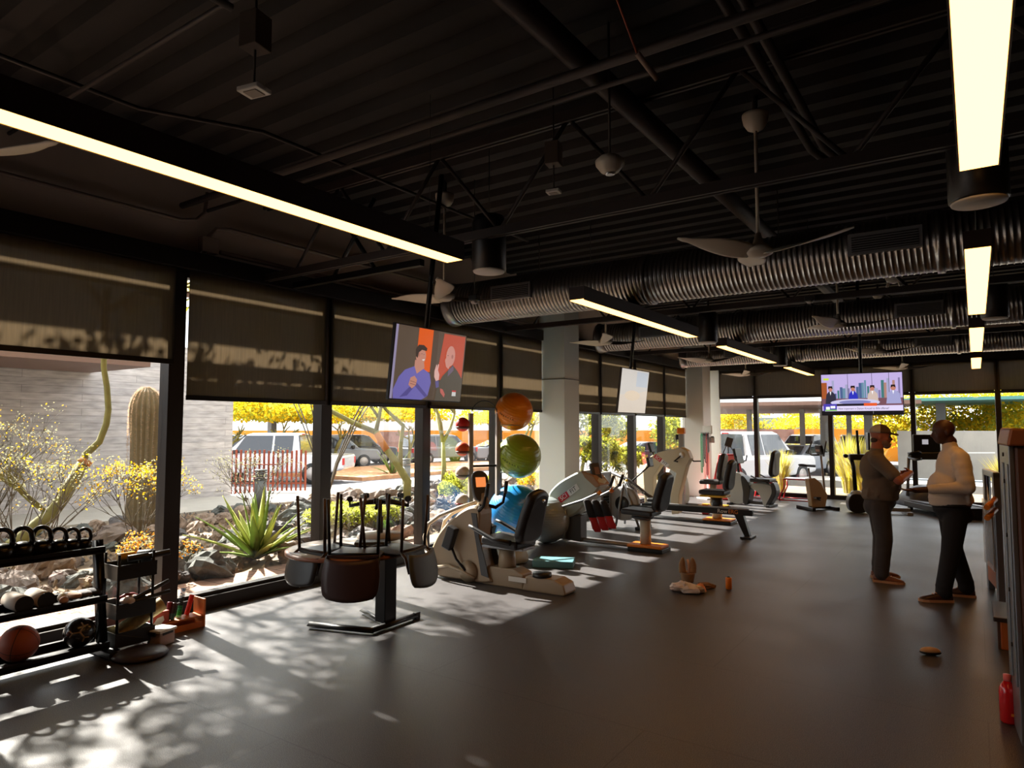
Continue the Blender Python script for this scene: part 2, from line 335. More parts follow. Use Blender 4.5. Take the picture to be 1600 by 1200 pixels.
# ---------------------------------------------------------------- ducts
m, nt, b, out = nodes('spiral_duct_metal')
b.inputs['Base Color'].default_value = (.42, .40, .38, 1); b.inputs['Metallic'].default_value = 1; b.inputs['Roughness'].default_value = .33
tc = nt.nodes.new('ShaderNodeTexCoord'); nz = nt.nodes.new('ShaderNodeTexNoise'); nz.inputs['Scale'].default_value = 5; mr = nt.nodes.new('ShaderNodeMapRange'); mr.inputs[3].default_value = .24; mr.inputs[4].default_value = .42
nt.links.new(tc.outputs['Object'], nz.inputs['Vector']); nt.links.new(nz.outputs['Fac'], mr.inputs[0]); nt.links.new(mr.outputs[0], b.inputs['Roughness'])
duct_m = m
def duct(Y, R, x0, label, vents):
    root = thing('spiral_duct', label, 'duct', (0, Y, 3.12 + R), 0, 'large spiral ducts across the room')
    rings = []; x = x0; n_ = 40; k = 0
    while x < 6.8:
        for dx, dr in ((0, 0), (.036, 0), (.040, .006), (.046, .006)):
            rings.append([(x + dx + .05 * j / n_, (R + dr) * math.cos(2 * PI * j / n_), (R + dr) * math.sin(2 * PI * j / n_)) for j in range(n_)])
        x += .05
    mb = MB(); mb.ring_loft(rings, 0, True, True); mb.build('duct_tube', duct_m, root)
    MB().lathe([(R + .03, 0), (R + .03, .03), (R + .012, .05), (R + .012, .16)], (x0 - .06, 0, 0), 40, R=(0, PI / 2, 0)).build('end_flange', duct_m, root)
    for xs in (-3.0, -.2, 2.6):
        MB().lathe([(R + .012, -.03), (R + .02, -.03), (R + .02, .03), (R + .012, .03)], (xs, 0, 0), 40, R=(0, PI / 2, 0)).build('joint_band', duct_m, root)
    for xv in vents:
        g = MB().box((xv - .3, -R - .03, -.09), (xv + .3, -R + .06, .11)).build('vent_frame', steel, root, bevel=.004)
        fi = MB(); fi.box((xv - .27, -R - .034, -.065), (xv + .27, -R - .028, .085), 1)
        for q in range(7): fi.box((xv - .27, -R - .045, -.058 + q * .022), (xv + .27, -R - .03, -.05 + q * .022))
        fi.build('grille', [steel, black], g)
    for xs in (-4.5, -1.6, 1.3):
        MB().cyl((xs, 0, R), (xs, 0, 4.15 - 3.12 - R), .006, n=6).build('hanger_rod', ceil_d, root)
duct(7.2, .27, -5.85, 'nearest large spiral metal duct, its end above the first television', [-4.75, -.62])
duct(11.35, .25, -5.7, 'second spiral metal duct, starting right of the near white column', [-4.55, -.6])
duct(15.4, .22, -5.6, 'third and farthest spiral metal duct near the far wall', [-4.3, -.6])
# ---------------------------------------------------------------- linear luminaires
m, nt, b, out = nodes('lamp_diffuser')
em = nt.nodes.new('ShaderNodeEmission'); em.inputs[0].default_value = (1, .425, .09, 1); em.inputs[1].default_value = 4.2
nt.links.new(em.outputs[0], out.inputs[0]); lamp_m = m
house_m = mat('lamp_housing_bronze', (58, 42, 34), .5)
def luminaire(X, y0, y1, label, grp):
    root = thing('linear_light', label, 'ceiling light', (X, y0, 2.96), 0, grp); L = y1 - y0
    MB().box((-.085, 0, .012), (.085, L, .14)).box((-.085, 0, 0), (-.078, L, .012)).box((.078, 0, 0), (.085, L, .012)).build('housing', house_m, root)
    MB().box((-.077, .008, .003), (.077, L - .008, .011)).build('diffuser', lamp_m, root)
    for yy in (.3, L - .3): MB().cyl((0, yy, .14), (0, yy, 1.185), .003, n=5).build('suspension_wire', blackm, root)
for X, grp, rows in ((-3.22, 'left row of linear lights', ((.55, 3.95, 'long glowing light strip nearest, across the upper left of the room'), (5.85, 9.2, 'glowing light strip in front of the nearest spiral duct'),
        (10.5, 13.75, 'glowing light strip between the second and third ducts in the left row'), (15.0, 17.5, 'farthest short glowing strip of the left row, beside the news television'))),
        (.06, 'right row of linear lights', ((.9, 3.95, 'big bright light strip nearest, at the top right of the room'), (5.75, 9.1, 'second strip of the right row, beyond the round speaker disc'),
        (10.4, 13.6, 'third strip of the right row, under the second duct'), (14.9, 17.5, 'farthest small strip of the right row near the far shades')))):
    for y0, y1, l in rows: luminaire(X, y0, y1, l, grp)
# ---------------------------------------------------------------- pendant speakers
spk_w = mat('speaker_grille', (228, 224, 216), .6)
for (X, Y, z, l) in ((-3.22, 4.38, 2.96, 'black cylinder pendant speaker with pale disc face, by the end of the long light strip'), (.06, 4.35, 2.9, 'black pendant speaker with pale disc face, at the end of the big right light strip'),
                     (-3.22, 9.85, 2.95, 'black pendant speaker beyond the second strip of the left row'), (-3.22, 14.35, 2.95, 'farthest black pendant speaker in the left row'), (.24, 9.75, 2.98, 'black pendant speaker with pale disc in the right row, above the second duct')):
    r_ = thing('pendant_speaker', l, 'speaker', (X, Y, z), 0, 'pendant speakers between the light strips')
    MB().lathe([(.128, .01), (.14, .02), (.14, .40), (.12, .46), (.03, .48)], n=28).build('speaker_body', black, r_)
    MB().lathe([(.02, 0), (.125, 0), (.13, .006), (.13, .012)], n=28).build('grille_disc', spk_w, r_)
    MB().cyl((0, 0, .48), (0, 0, 4.15 - z), .004, n=6).build('suspension_cable', blackm, r_)
# ---------------------------------------------------------------- ceiling fans
fan_m = mat('fan_white', (214, 205, 188), .4)
def fan(X, Y, rz, label):
    root = thing('ceiling_fan', label, 'ceiling fan', (X, Y, 2.97), rz, 'white three-blade ceiling fans')
    MB().lathe([(.02, -.02), (.06, -.015), (.10, .005), (.11, .03), (.08, .06), (.035, .09), (.02, .16)], n=28).build('hub', fan_m, root)
    MB().cyl((0, 0, .1), (0, 0, .98), .013).build('downrod', fan_m, root)
    MB().lathe([(.025, .93), (.06, .95), (.085, .99), (.095, 1.04), (.095, 1.06)], n=24).build('canopy', fan_m, root)
    MB().cyl((0, 0, 1.05), (0, 0, 1.2), .02, n=8).build('ceiling_mount', ceil_d, root)
    bl = MB(); N = 14
    for k in range(3):
        a = 2 * PI * k / 3; rings = []
        for i in range(N + 1):
            t = i / N; r = .06 + t * .60; w_ = .035 + .065 * math.sin(PI * min(1, t * 1.05 + .12)) ** .8; 
            if t > .9: w_ *= math.sqrt(max(.05, 1 - ((t - .9) / .105) ** 2))
            zc = .015 + .055 * t ** 1.5; tw = .42 * (1 - t) + .08; sw = .03 * math.sin(PI * t)
            ring = []
            for q in range(10):
                th = 2 * PI * q / 10; u = w_ * math.cos(th); v = .007 * math.sin(th)
                p = Vector((r, u * math.cos(tw) - v * math.sin(tw) + sw, zc + u * math.sin(tw) + v * math.cos(tw)))
                ring.append(Matrix.Rotation(a, 3, 'Z') @ p)
            rings.append(ring)
        MB().ring_loft(rings).build('blade', fan_m, root)
A = math.radians
for X, Y, rz, l in ((-1.27, 5.07, A(110), 'nearest whole white ceiling fan, in front of the first duct at the right'), (-1.38, 9.3, A(14), 'white ceiling fan in front of the second duct at the right'),
        (-1.3, 13.0, A(105), 'white ceiling fan in front of the third duct at the right'), (-1.25, 16.75, A(-86), 'small far white ceiling fan above the news television'),
        (-4.3, 5.1, A(-55), 'white ceiling fan in front of the first duct end, above the first television'), (-4.57, 9.2, A(-66), 'white ceiling fan right of the near white column'),
        (-4.2, 12.9, A(108), 'white ceiling fan in front of the third duct, left side'), (-4.55, 16.7, A(-77), 'far white ceiling fan against the shades above the white pickup'),
        (-4.06, 1.02, A(30), 'fan blade tip peeking in at the left edge below the long light strip'), (-1.45, .78, A(64), 'fan cut by the top edge of the picture')): fan(X, Y, rz, l)
# ---------------------------------------------------------------- small ceiling devices
def box_sensor(X, Y, z, label, s=1.):
    r_ = thing('occupancy_sensor', label, 'sensor', (X, Y, z), .2, 'white ceiling sensors')
    MB().box((-.06 * s, -.045 * s, 0), (.06 * s, .045 * s, .022)).build('sensor_plate', white, r_, bevel=.004)
    MB().box((-.035 * s, -.03 * s, -.004), (.035 * s, .03 * s, 0)).build('sensor_window', mat('sensor_grey', (150, 140, 130), .5), r_)
    MB().box((-.05, -.05, .2), (.05, .05, .36)).build('control_box', mat('control_box_tan', (92, 74, 60), .6), r_, bevel=.004)
    MB().cyl((0, 0, .02), (0, 0, 4.2 - z), .006, n=6).build('stem', ceil_d, r_)
box_sensor(-2.62, 1.78, 3.2, 'white square sensor plate under a small box, upper left of the ceiling')
box_sensor(-2.38, 4.0, 3.34, 'small white sensor plate below a tan box, left of the round detector', .8)
r_ = thing('smoke_detector', 'round white detector dome hanging over the middle of the room', 'detector', (-1.75, 3.6, 3.22))
MB().lathe([(.03, 0), (.055, .01), (.085, .05), (.088, .075), (.06, .1), (.03, .11)], n=24).build('dome', fan_m, r_); MB().lathe([(.022, -.01), (.03, -.008), (.03, .004)], n=20).build('lens', chrome, r_)
MB().cyl((0, 0, .1), (0, 0, .95), .008, n=6).build('stem', ceil_d, r_)
for (X, Y, z, l) in ((-4.0, 5.2, 2.905, 'small black sensor with a white dome just in front of the first duct, left'), (-1.55, 8.45, 3.15, 'small sensor head in front of the second duct')):
    r_ = thing('motion_sensor', l, 'sensor', (X, Y, z)); MB().box((-.05, -.035, .03), (.05, .035, .09)).build('sensor_body', black, r_, bevel=.006); MB().lathe([(.004, 0), (.03, .008), (.038, .03)], n=18).build('dome', white, r_); MB().cyl((0, 0, .09), (0, 0, 4.15 - z), .004, n=6).build('stem', blackm, r_)
r_ = thing('exposed_lamp', 'small two-head emergency light hanging between the first and second ducts', 'emergency light', (-.72, 8.9, 3.42))
MB().lathe([(.02, -.05), (.07, -.03), (.09, .02), (.05, .05)], n=18).build('lamp_body', white, r_); MB().cyl((0, 0, .04), (-.05, 0, .75), .006, n=6).build('cord', white, r_)
for s_ in (-1, 1): MB().cyl((s_ * .05, 0, -.03), (s_ * .07, 0, -.09), .016, n=8).build('lamp_head', white, r_)
r_ = thing('sprinkler_line', 'bare pipe drop with copper coloured fitting right of the round detector', 'sprinkler', (-1.35, 3.1, 3.6))
MB().tube([(-.05, -.45, .35), (-.02, -.2, .2), (0, 0, 0)], .006, 6).build('flexible_hose', mat('copper', (150, 80, 60), .4, .6), r_); MB().cyl((0, 0, 0), (.05, .14, -.09), .016, n=10).build('fitting', cond, r_)
# ================================================================ OUTSIDE
earth = mat('desert_soil', (130, 112, 92), .95, var=.3, vs_=3, bump=.5, bs=20); asph = mat('asphalt', (104, 102, 106), .9, var=.1, vs_=2); conc = mat('pale_concrete_walk', (176, 170, 160), .85, var=.06, vs_=2)
struct(MB().box((-13.1, -6, -.3), (-7.15, 30, -.03)).box((-5.9, 18.0, -.3), (9, 21.5, -.03)).box((-7.2, 17.9, -.3), (-5.9, 30, -.031)).build('ground', earth))
struct(MB().box((-15.6, -8, -.3), (-13.0, 24, .02)).build('sidewalk', conc)); struct(MB().box((-13.2, 24, -.3), (9, 26, .0)).build('sidewalk', conc))
struct(MB().box((-140, -40, -.9), (-15.5, 160, -.42)).box((-15.6, 21.4, -.9), (60, 160, -.42)).build('parking_lot_ground', asph))
m, nt, b, out = nodes('paver_strip'); tc = nt.nodes.new('ShaderNodeTexCoord'); br = nt.nodes.new('ShaderNodeTexBrick'); br.inputs['Scale'].default_value = 1; br.inputs['Brick Width'].default_value = .4; br.inputs['Row Height'].default_value = .2; br.inputs['Mortar Size'].default_value = .008
br.inputs['Color1'].default_value = lin((178, 140, 120)); br.inputs['Color2'].default_value = lin((160, 126, 108)); br.inputs['Mortar'].default_value = lin((90, 74, 64)); nt.links.new(tc.outputs['Object'], br.inputs['Vector']); nt.links.new(br.outputs[0], b.inputs['Base Color']); b.inputs['Roughness'].default_value = .9
struct(MB().box((-7.2, -6, -.3), (-6.14, 18, .0)).box((-6.14, 17.86, -.3), (9, 18.6, .0)).build('paving', m))
# board-formed concrete wall
m, nt, b, out = nodes('board_formed_concrete'); tc = nt.nodes.new('ShaderNodeTexCoord'); mp = nt.nodes.new('ShaderNodeMapping'); mp.inputs['Rotation'].default_value = (0, PI / 2, PI / 2); mp.inputs['Scale'].default_value = (1, 1, 1)
sxyz = nt.nodes.new('ShaderNodeSeparateXYZ'); cx_ = nt.nodes.new('ShaderNodeCombineXYZ'); nt.links.new(tc.outputs['Object'], sxyz.inputs[0]); nt.links.new(sxyz.outputs['Y'], cx_.inputs['X']); nt.links.new(sxyz.outputs['Z'], cx_.inputs['Y'])
br = nt.nodes.new('ShaderNodeTexBrick'); br.inputs['Scale'].default_value = 1; br.inputs['Brick Width'].default_value = 2.2; br.inputs['Row Height'].default_value = .15; br.inputs['Mortar Size'].default_value = .003; br.inputs['Color1'].default_value = lin((200, 194, 194)); br.inputs['Color2'].default_value = lin((182, 178, 180)); br.inputs['Mortar'].default_value = lin((120, 116, 118))
mp2 = nt.nodes.new('ShaderNodeMapping'); mp2.inputs['Scale'].default_value = (2, 9, 1); nz = nt.nodes.new('ShaderNodeTexNoise'); nz.inputs['Scale'].default_value = 1.5; nz.inputs['Detail'].default_value = 8; nt.links.new(cx_.outputs[0], mp2.inputs[0]); nt.links.new(mp2.outputs[0], nz.inputs['Vector'])
mrr = nt.nodes.new('ShaderNodeMapRange'); mrr.inputs[1].default_value = .3; mrr.inputs[2].default_value = .7; mrr.inputs[3].default_value = .72; mrr.inputs[4].default_value = 1.2; nt.links.new(nz.outputs['Fac'], mrr.inputs[0])
mx = nt.nodes.new('ShaderNodeMixRGB'); mx.blend_type = 'MULTIPLY'; mx.inputs[0].default_value = 1; nt.links.new(cx_.outputs[0], br.inputs['Vector']); nt.links.new(br.outputs[0], mx.inputs[1]); nt.links.new(mrr.outputs[0], mx.inputs[2]); nt.links.new(mx.outputs[0], b.inputs['Base Color'])
b.inputs['Roughness'].default_value = .85; bp = nt.nodes.new('ShaderNodeBump'); bp.inputs['Strength'].default_value = .5; bp.inputs['Distance'].default_value = .01; nt.links.new(br.outputs['Fac'], bp.inputs['Height']); nt.links.new(bp.outputs[0], b.inputs['Normal'])
struct(MB().box((-15.9, -8, 0), (-15.4, 10.1, 3.6)).build('exterior_wall', m))
brownm = mat('brown_corrugated_steel', (120, 92, 80), .6)
struct(MB().box((-16.2, -8, 2.86), (-13.0, 6.75, 3.0)).build('exterior_roof', brownm))
pp = MB().cyl((-14.9, 3.9, 0.02), (-14.9, 3.9, 2.1), .17, n=16).build('grey_post', mat('post_grey', (96, 92, 100), .6)); tag(pp, 'dark grey square post against the concrete wall behind the leaning branch', 'post')
# sun louvres outside the long wall
lv = MB(); [lv.box((-7.55 - w_ / 2, -6, z - .01), (-7.55 + w_ / 2, 17.5, z + .01)) for z, w_ in ((3.255, .25), (3.455, .17))]; lv.box((-7.9, -6, 3.98), (-7.36, 17.5, 4.02)); lv.box((-7.6, -6, 4.24), (-6.4, 17.9, 4.6))
struct(lv.build('exterior_roof', brownm))
struct(MB().box((-6.2, 17.9, 3.45), (9, 19.4, 3.6)).build('exterior_roof', brownm))
# ---------------------------------------------------------------- rocks
protos = []
rcol = [(96, 92, 92), (122, 108, 100), (146, 126, 110), (88, 90, 86)]
for k in range(8):
    random.seed(40 + k); mb = MB().sph((0, 0, 0), 1, 18); off = Vector((k * 5.7, 0, 0))
    mb.v = [tuple(Vector((v[0] * (1 + .25 * (k % 3)), v[1], v[2] * .7)) * (1 + .55 * noise.noise(Vector(v) * 1.3 + off) + .2 * noise.noise(Vector(v) * 3.1 + off) + .08 * noise.noise(Vector(v) * 7 + off))) for v in mb.v]; mb.sm = [False] * len(mb.f)
    me_ = mb.build('boulder', mat('rock_%d' % (k % 4), rcol[k % 4], .9, var=.3, vs_=4, bump=.6, bs=14)); protos.append(me_)
random.seed(11); cnt = 0; placed = []; pk_ = [0, 1, 2, 3] * 2
def me_i(o): return [p.data for p in protos].index(o.data)
def rock_z(x, y): return -.02 + .10 * noise.noise(Vector((x * .5, y * .5, 0)))
def vis(x, y):
    # lies inside the picture's cone
    a = math.degrees(math.atan2(-x, y)) - 34.35; return -38 < a < 38
tries = 0
while cnt < 290 and tries < 9000:
    tries += 1
    x = -7.35 - random.random() ** 1.3 * 5.4; y = random.random() * 16 + 1.2
    if not vis(x, y) or (x > -8 and y > 9.5): continue
    s_ = .09 + .17 * random.random() ** 1.5
    if any((x - a) ** 2 + (y - b) ** 2 < (.62 * (s_ + c)) ** 2 for a, b, c in placed): continue
    placed.append((x, y, s_)); pr_ = protos[cnt % 8]
    o = pr_ if cnt < 8 else pr_.copy()
    if cnt >= 8: COL.objects.link(o)
    o.location = (x, y, s_ * .35 - .02); o.scale = (s_,) * 3; o.rotation_euler = (random.random() * .6, random.random() * .6, random.random() * 6.28)
    wx = y * 6.05 / -x * 1.; zn = next((n for lim, n in ((3.35, 'behind the kettlebells'), (5.1, 'outside the agave window'), (6.78, 'outside behind the upturned chairs'), (8.44, 'outside behind the cross trainer'), (99, 'outside beyond the ball tower')) if wx < lim), '')
    near = 'near the paving' if x > -8.6 else ('mid rock garden' if x > -10.6 else 'far side of rock garden'); sz = 'big' if s_ > .17 else ('middle-sized' if s_ > .12 else 'small')
    tag(o, '%s %s boulder %s, %s' % (sz, ('slate grey', 'brown', 'tan', 'greenish grey')[pk_[me_i(o)]], zn, near), 'rock', 'boulders of the desert rock garden'); cnt += 1
random.seed(5); gv = MB()
for i in range(5200):
    x = -7.2 - random.random() * 5.8; y = random.random() * 17 + .6
    if not vis(x, y): continue
    r_ = .02 + .05 * random.random() ** 2; a = random.random() * 6; z = -.02
    p = [Vector((math.cos(a + k * 2.1) * r_ * (1 + .4 * random.random()), math.sin(a + k * 2.1) * r_, 0)) + Vector((x, y, z)) for k in range(3)]
    gv.add(p + [Vector((x, y, z + r_ * 1.1))], [(0, 1, 3), (1, 2, 3), (2, 0, 3)], i % 3)
tag(gv.build('gravel', [mat('gravel_a', (134, 114, 96), .95), mat('gravel_b', (96, 90, 86), .95), mat('gravel_c', (164, 140, 112), .95)]), 'loose gravel between the boulders', 'gravel', kind='stuff')
# ---------------------------------------------------------------- plants
def leafm(name, c, tr=.5):
    if name in MATS: return MATS[name]
    m, nt, b, out = nodes(name); d = nt.nodes.new('ShaderNodeBsdfDiffuse'); t = nt.nodes.new('ShaderNodeBsdfTranslucent'); x = nt.nodes.new('ShaderNodeMixShader'); x.inputs[0].default_value = tr
    d.inputs[0].default_value = lin(c); t.inputs[0].default_value = lin(c); nt.links.new(d.outputs[0], x.inputs[1]); nt.links.new(t.outputs[0], x.inputs[2]); nt.links.new(x.outputs[0], out.inputs[0]); return m
palo = leafm('palo_verde_bloom', (224, 190, 40)); palo2 = leafm('palo_verde_leaf', (170, 172, 60)); gold = leafm('gold_flower', (240, 186, 24)); sagel = leafm('sage_leaf', (142, 140, 110)); agl = leafm('agave_green', (140, 160, 92), .3); brush = leafm('bright_bush', (190, 196, 84)); dgreen = leafm('olive_leaf', (110, 120, 56))
barkg = mat('palo_bark', (126, 120, 66), .8, var=.25, vs_=5); barko = mat('pruned_orange', (186, 122, 66), .8)
def leaves(mb, c, rad, n, size, mi=0, nm=2, shape=None):
    for i in range(n):
        while True:
            p = Vector((random.uniform(-1, 1), random.uniform(-1, 1), random.uniform(-1, 1)))
            if p.length < 1: break
        p = Vector((p.x * rad[0], p.y * rad[1], p.z * rad[2])) + Vector(c); s_ = size * (.6 + .8 * random.random()); a = Vector((random.gauss(0, 1), random.gauss(0, 1), random.gauss(0, 1))).normalized(); b_ = a.orthogonal().normalized()
        mb.add([p - a * s_, p + b_ * s_ * .55, p + a * s_, p - b_ * s_ * .55], [(0, 1, 2, 3)], mi + i % nm)
def branchy(mb, p, d, L, r, depth, ends, spread=.6, mi=0):
    q = p + d * L; mid = p + d * L * .5 + Vector((random.gauss(0, .05), random.gauss(0, .05), 0)) * L
    mb.tube([p, mid, q], [r, r * .85, r * .68], 6, mi); 
    if depth == 0: ends.append(q); return
    for k in range(2 + (random.random() < .4)):
        nd = (d + Vector((random.gauss(0, spread), random.gauss(0, spread), random.gauss(.1, spread * .6)))).normalized(); branchy(mb, q, nd, L * (.62 + .25 * random.random()), r * .66, depth - 1, ends, spread, mi)
def tree(loc, label, h, seed, crown, mats_, nl=110, ls=.05, depth=4, lean=(0, 0), trunk=.09, L=None, grp='palo verde trees outside', name='palo_verde_tree', rad=.55):
    random.seed(seed); r = thing(name, label, 'tree', loc, 0, grp); t = MB(); ends = []
    branchy(t, Vector((0, 0, -.05)), Vector((lean[0], lean[1], 1)).normalized(), L or h * .28, trunk, depth, ends, .55); t.build('trunk', barkg, r)
    c = MB(); 
    for e in ends: leaves(c, e, (rad, rad, rad * .6), nl, ls, 0, len(mats_))
    c.build('crown', mats_, r); return r
# tree whose bare leaning trunk crosses the left window, crown overhead
random.seed(21); r = thing('palo_verde_tree', 'palo verde with a bent leaning trunk in front of the concrete wall', 'tree', (-9.6, 3.1, 0), 0, 'palo verde trees outside')
t = MB(); t.tube([(.0, -.1, -.05), (-.02, .35, .3), (-.06, .72, .60), (-.1, .88, .80), (-.1, 1.1, 1.23)], [.10, .095, .085, .08, .075], 10); t.tube([(-.1, 1.09, 1.2), (-.1, 1.13, 1.35), (-.1, 1.29, 1.51), (-.1, 1.37, 1.75), (-.1, 1.39, 1.95), (-.1, 1.36, 2.25), (-.1, 1.31, 2.51), (-.1, 1.3, 3.2), (-.1, 1.3, 3.6)], [.05, .045, .043, .042, .04, .038, .036, .034, .03], 10)
ends = []
for k in range(5): branchy(t, Vector((-.1, 1.3, 3.3)), Vector((random.gauss(0, .8), random.gauss(0, .8), .55)).normalized(), .75, .03, 2, ends, .6)
for k in range(3): branchy(t, Vector((-.06, .72, .6)), Vector((random.gauss(.2, .4), -.8, .8)).normalized(), .4, .02, 3, ends, .5)
t.build('trunk', barkg, r); MB().cyl((-.1, 1.10, 1.22), (-.1, 1.14, 1.27), .083, n=12).build('cut_stub', barko, r)
c = MB(); [leaves(c, e, (.5, .5, .3), 60, .035, 0, 2) for e in ends if e.z > 2.6]
for k in range(13): q = Vector((random.uniform(-1.0, 1.2), random.uniform(-2.6, 1.7), random.uniform(3.5, 4.7))); t2 = MB(); leaves(c, q, (.85, .85, .4), 330, .055, 0, 2)
c.build('crown', [palo, palo2], r)
# tree in the third window
random.seed(9); r = thing('palo_verde_tree', 'palo verde with a forked trunk and wide branches seen behind the office stool', 'tree', (-10.55, 11.25, 0), 0, 'palo verde trees outside'); t = MB()
def W2(px): return px
t.tube([(0, 0, -.05), (.02, .02, .5), (-.2, -.15, .95), (-.42, -.30, 1.30), (-.55, -.42, 1.62)], [.10, .09, .08, .075, .07], 10)
t.tube([(-.1, -.08, .8), (-.14, -.05, 1.3), (-.16, .05, 1.75), (-.45, -.2, 2.1), (-.8, -.55, 2.7)], [.05, .048, .045, .04, .035], 8)
t.tube([(-.55, -.42, 1.6), (-.9, -.75, 1.8), (-1.4, -1.3, 2.2), (-2.0, -1.9, 2.8)], [.06, .055, .045, .03], 8); t.tube([(-.55, -.42, 1.6), (-.5, -.36, 2.0), (-.4, -.3, 2.8)], [.05, .04, .03], 8)
t.tube([(-.5, -.36, 1.9), (-.7, -.55, 2.3), (-1.2, -1.1, 2.9)], [.035, .03, .02], 8); ends = []
for p in ((-2.0, -1.9, 2.8), (-.4, -.3, 2.8), (-.8, -.55, 2.7), (-1.2, -1.1, 2.9)):
    for k in range(2): branchy(t, Vector(p), Vector((random.gauss(0, .6), random.gauss(0, .6), .8)).normalized(), .7, .025, 2, ends, .6)
t.build('trunk', barkg, r); MB().tube([(-.36, -.26, 1.2), (-.45, -.33, 1.38), (-.54, -.41, 1.58)], [.08, .08, .078], 10).build('pruned_bark', barko, r)
c = MB(); [leaves(c, e, (.6, .6, .35), 45, .04, 0, 2) for e in ends]; c.build('crown', [palo, palo2], r)
tree((-12.3, 14.6, 0), 'palo verde with several thin trunks seen behind the small medicine balls', 4.6, 31, None, [palo, palo2], 60, .045, 4, (-.1, .1), .08, 1.35)
tree((-11.4, 17.0, 0), 'leafy palo verde behind the orange and green exercise balls', 4.4, 33, None, [palo2, palo], 70, .045, 4, (.1, .1), .07, 1.1)
tree((-9.6, 17.8, 0), 'dense green tree filling the window right of the near column', 4.0, 35, None, [palo2, dgreen], 110, .05, 4, (.0, .0), .07, .8)
tree((-8.8, 21.5, 0), 'green shrubby tree seen below the pale hanging television', 3.6, 36, None, [palo2, dgreen], 110, .05, 4, (.0, .1), .06, .7)
# far blooming trees behind the lot
k = 0
FT = ['golden tree crown above the pickup, far left of the row', 'golden tree crown above the pickup bed', 'golden tree behind the dark parked cars', 'yellow tree over the far yard behind the ball tower', 'yellow tree beyond the gate, seen beside the near column', 'pale yellow tree far behind the white pickup outside the end wall',
      'yellow tree far behind the pale coupe', 'yellow tree behind the slim post left of the news television', 'yellow tree beyond the orange fence under the news television', 'yellow tree above the man in the cap', 'broad yellow tree right of the news television', 'yellow tree behind the bald man', 'yellow tree above the machine tower at the right']
for i, (ang, D, h) in enumerate(((57.5, 34, 4.2), (53, 34, 4.4), (49, 36, 4.4), (43, 38, 4.2), (36, 48, 4), (18.5, 62, 4.2), (14, 60, 4.6), (9.5, 60, 4.2), (5.5, 58, 4.4), (2.2, 46, 5.0), (-.5, 42, 5.6), (-3.2, 44, 5.4), (-5.5, 40, 5.6))):
    a = math.radians(ang); X = -D * math.sin(a); Y = D * math.cos(a)
    random.seed(60 + i); r = thing('far_tree', FT[i], 'tree', (X, Y, -.45), 0, 'blooming trees far beyond the parking lot'); t = MB(); ends = []; branchy(t, Vector((0, 0, 0)), Vector((.1, 0, 1)).normalized(), h * .22, .12, 3, ends, .6); t.build('trunk', barkg, r)
    c = MB()
    for q in range(20): leaves(c, (random.uniform(-3, 3), random.uniform(-2, 2), (h * .5 + random.uniform(-.3, .3) * h) if i > 4 else 3.0 + random.uniform(-.35, .35)), (1.2, 1.2, .6 if i > 4 else .35), 200, .10, 0, 2)
    c.build('crown', [palo, palo2], r)
# saguaro
r = thing('saguaro_cactus', 'tall ribbed column cactus standing by the concrete wall', 'cactus', (-11.1, 5.72, 0)); rings = []; N = 16
for i in range(30):
    t = i / 29; z = 2.36 * t; R_ = .245 * (1 if t < .82 else math.sqrt(max(.0, 1 - ((t - .82) / .182) ** 2))) * (.93 + .07 * math.sin(t * 9))
    rings.append([((R_ * (1 - .13 * (j % 2))) * math.cos(2 * PI * j / 36), (R_ * (1 - .13 * (j % 2))) * math.sin(2 * PI * j / 36), z) for j in range(36)])
MB().ring_loft(rings, sm=False).build('stem', mat('saguaro_skin', (122, 108, 84), .8, var=.15, vs_=6), r)
random.seed(2); sp = MB()
for i in range(5000):
    t = random.random() ** .55; j = random.randrange(18) * 2; R_ = .25 * (1 if t < .82 else math.sqrt(max(0, 1 - ((t - .82) / .182) ** 2))); a = 2 * PI * j / 36 + random.gauss(0, .03); p = Vector((R_ * math.cos(a), R_ * math.sin(a), 2.36 * t)); d = Vector((math.cos(a + random.gauss(0, .6)), math.sin(a + random.gauss(0, .6)), random.gauss(.2, .6))).normalized() * .03; q = d.orthogonal().normalized() * .0022
    sp.add([p - q, p + q, p + d], [(0, 1, 2)])
sp.build('spines', leafm('cactus_spine', (190, 158, 128)), r)
# agave
def agave(loc, label, n, L, w_, mt, seed, cat='agave', name='agave'):
    random.seed(seed); r = thing(name, label, cat, loc); mb = MB()
    for i in range(n):
        a = i * 2.4 + random.gauss(0, .1); e = .45 + 1.0 * (i / n) + random.gauss(0, .08); rings = []; LL = L * (.75 + .35 * random.random()); p = Vector((0, 0, .02)); d = Vector((math.cos(a) * math.cos(e), math.sin(a) * math.cos(e), math.sin(e))); sd = Vector((-math.sin(a), math.cos(a), 0))
        for q in range(8):
            t = q / 7; ww = w_ * (math.sin(PI * min(1, .25 + t * .75)) + .02); up = sd.cross(d).normalized(); rings.append([p + sd * ww - up * ww * -.35, p - up * .006, p - sd * ww - up * ww * -.35, p + up * .008]); d = (d + Vector((0, 0, -.035 - .02 * (1 - i / n)))).normalized(); p = p + d * LL / 7
        mb.ring_loft(rings, i % 2, True)
    mb.build('leaves', mt, r, ); return r
agave((-7.72, 5.45, 0), 'large pale green agave just outside the window left of the table', 34, .90, .058, [agl, leafm('agave_yellow', (190, 196, 120), .3)], 4)
agave((-21.0, 21.5, -.4), 'far spiky agave across the drive behind the forked tree', 26, 1.2, .05, [agl, sagel], 6)
agave((-8.2, 13.6, 0), 'small agave outside behind the second bike console', 22, .6, .03, [agl, sagel], 7)
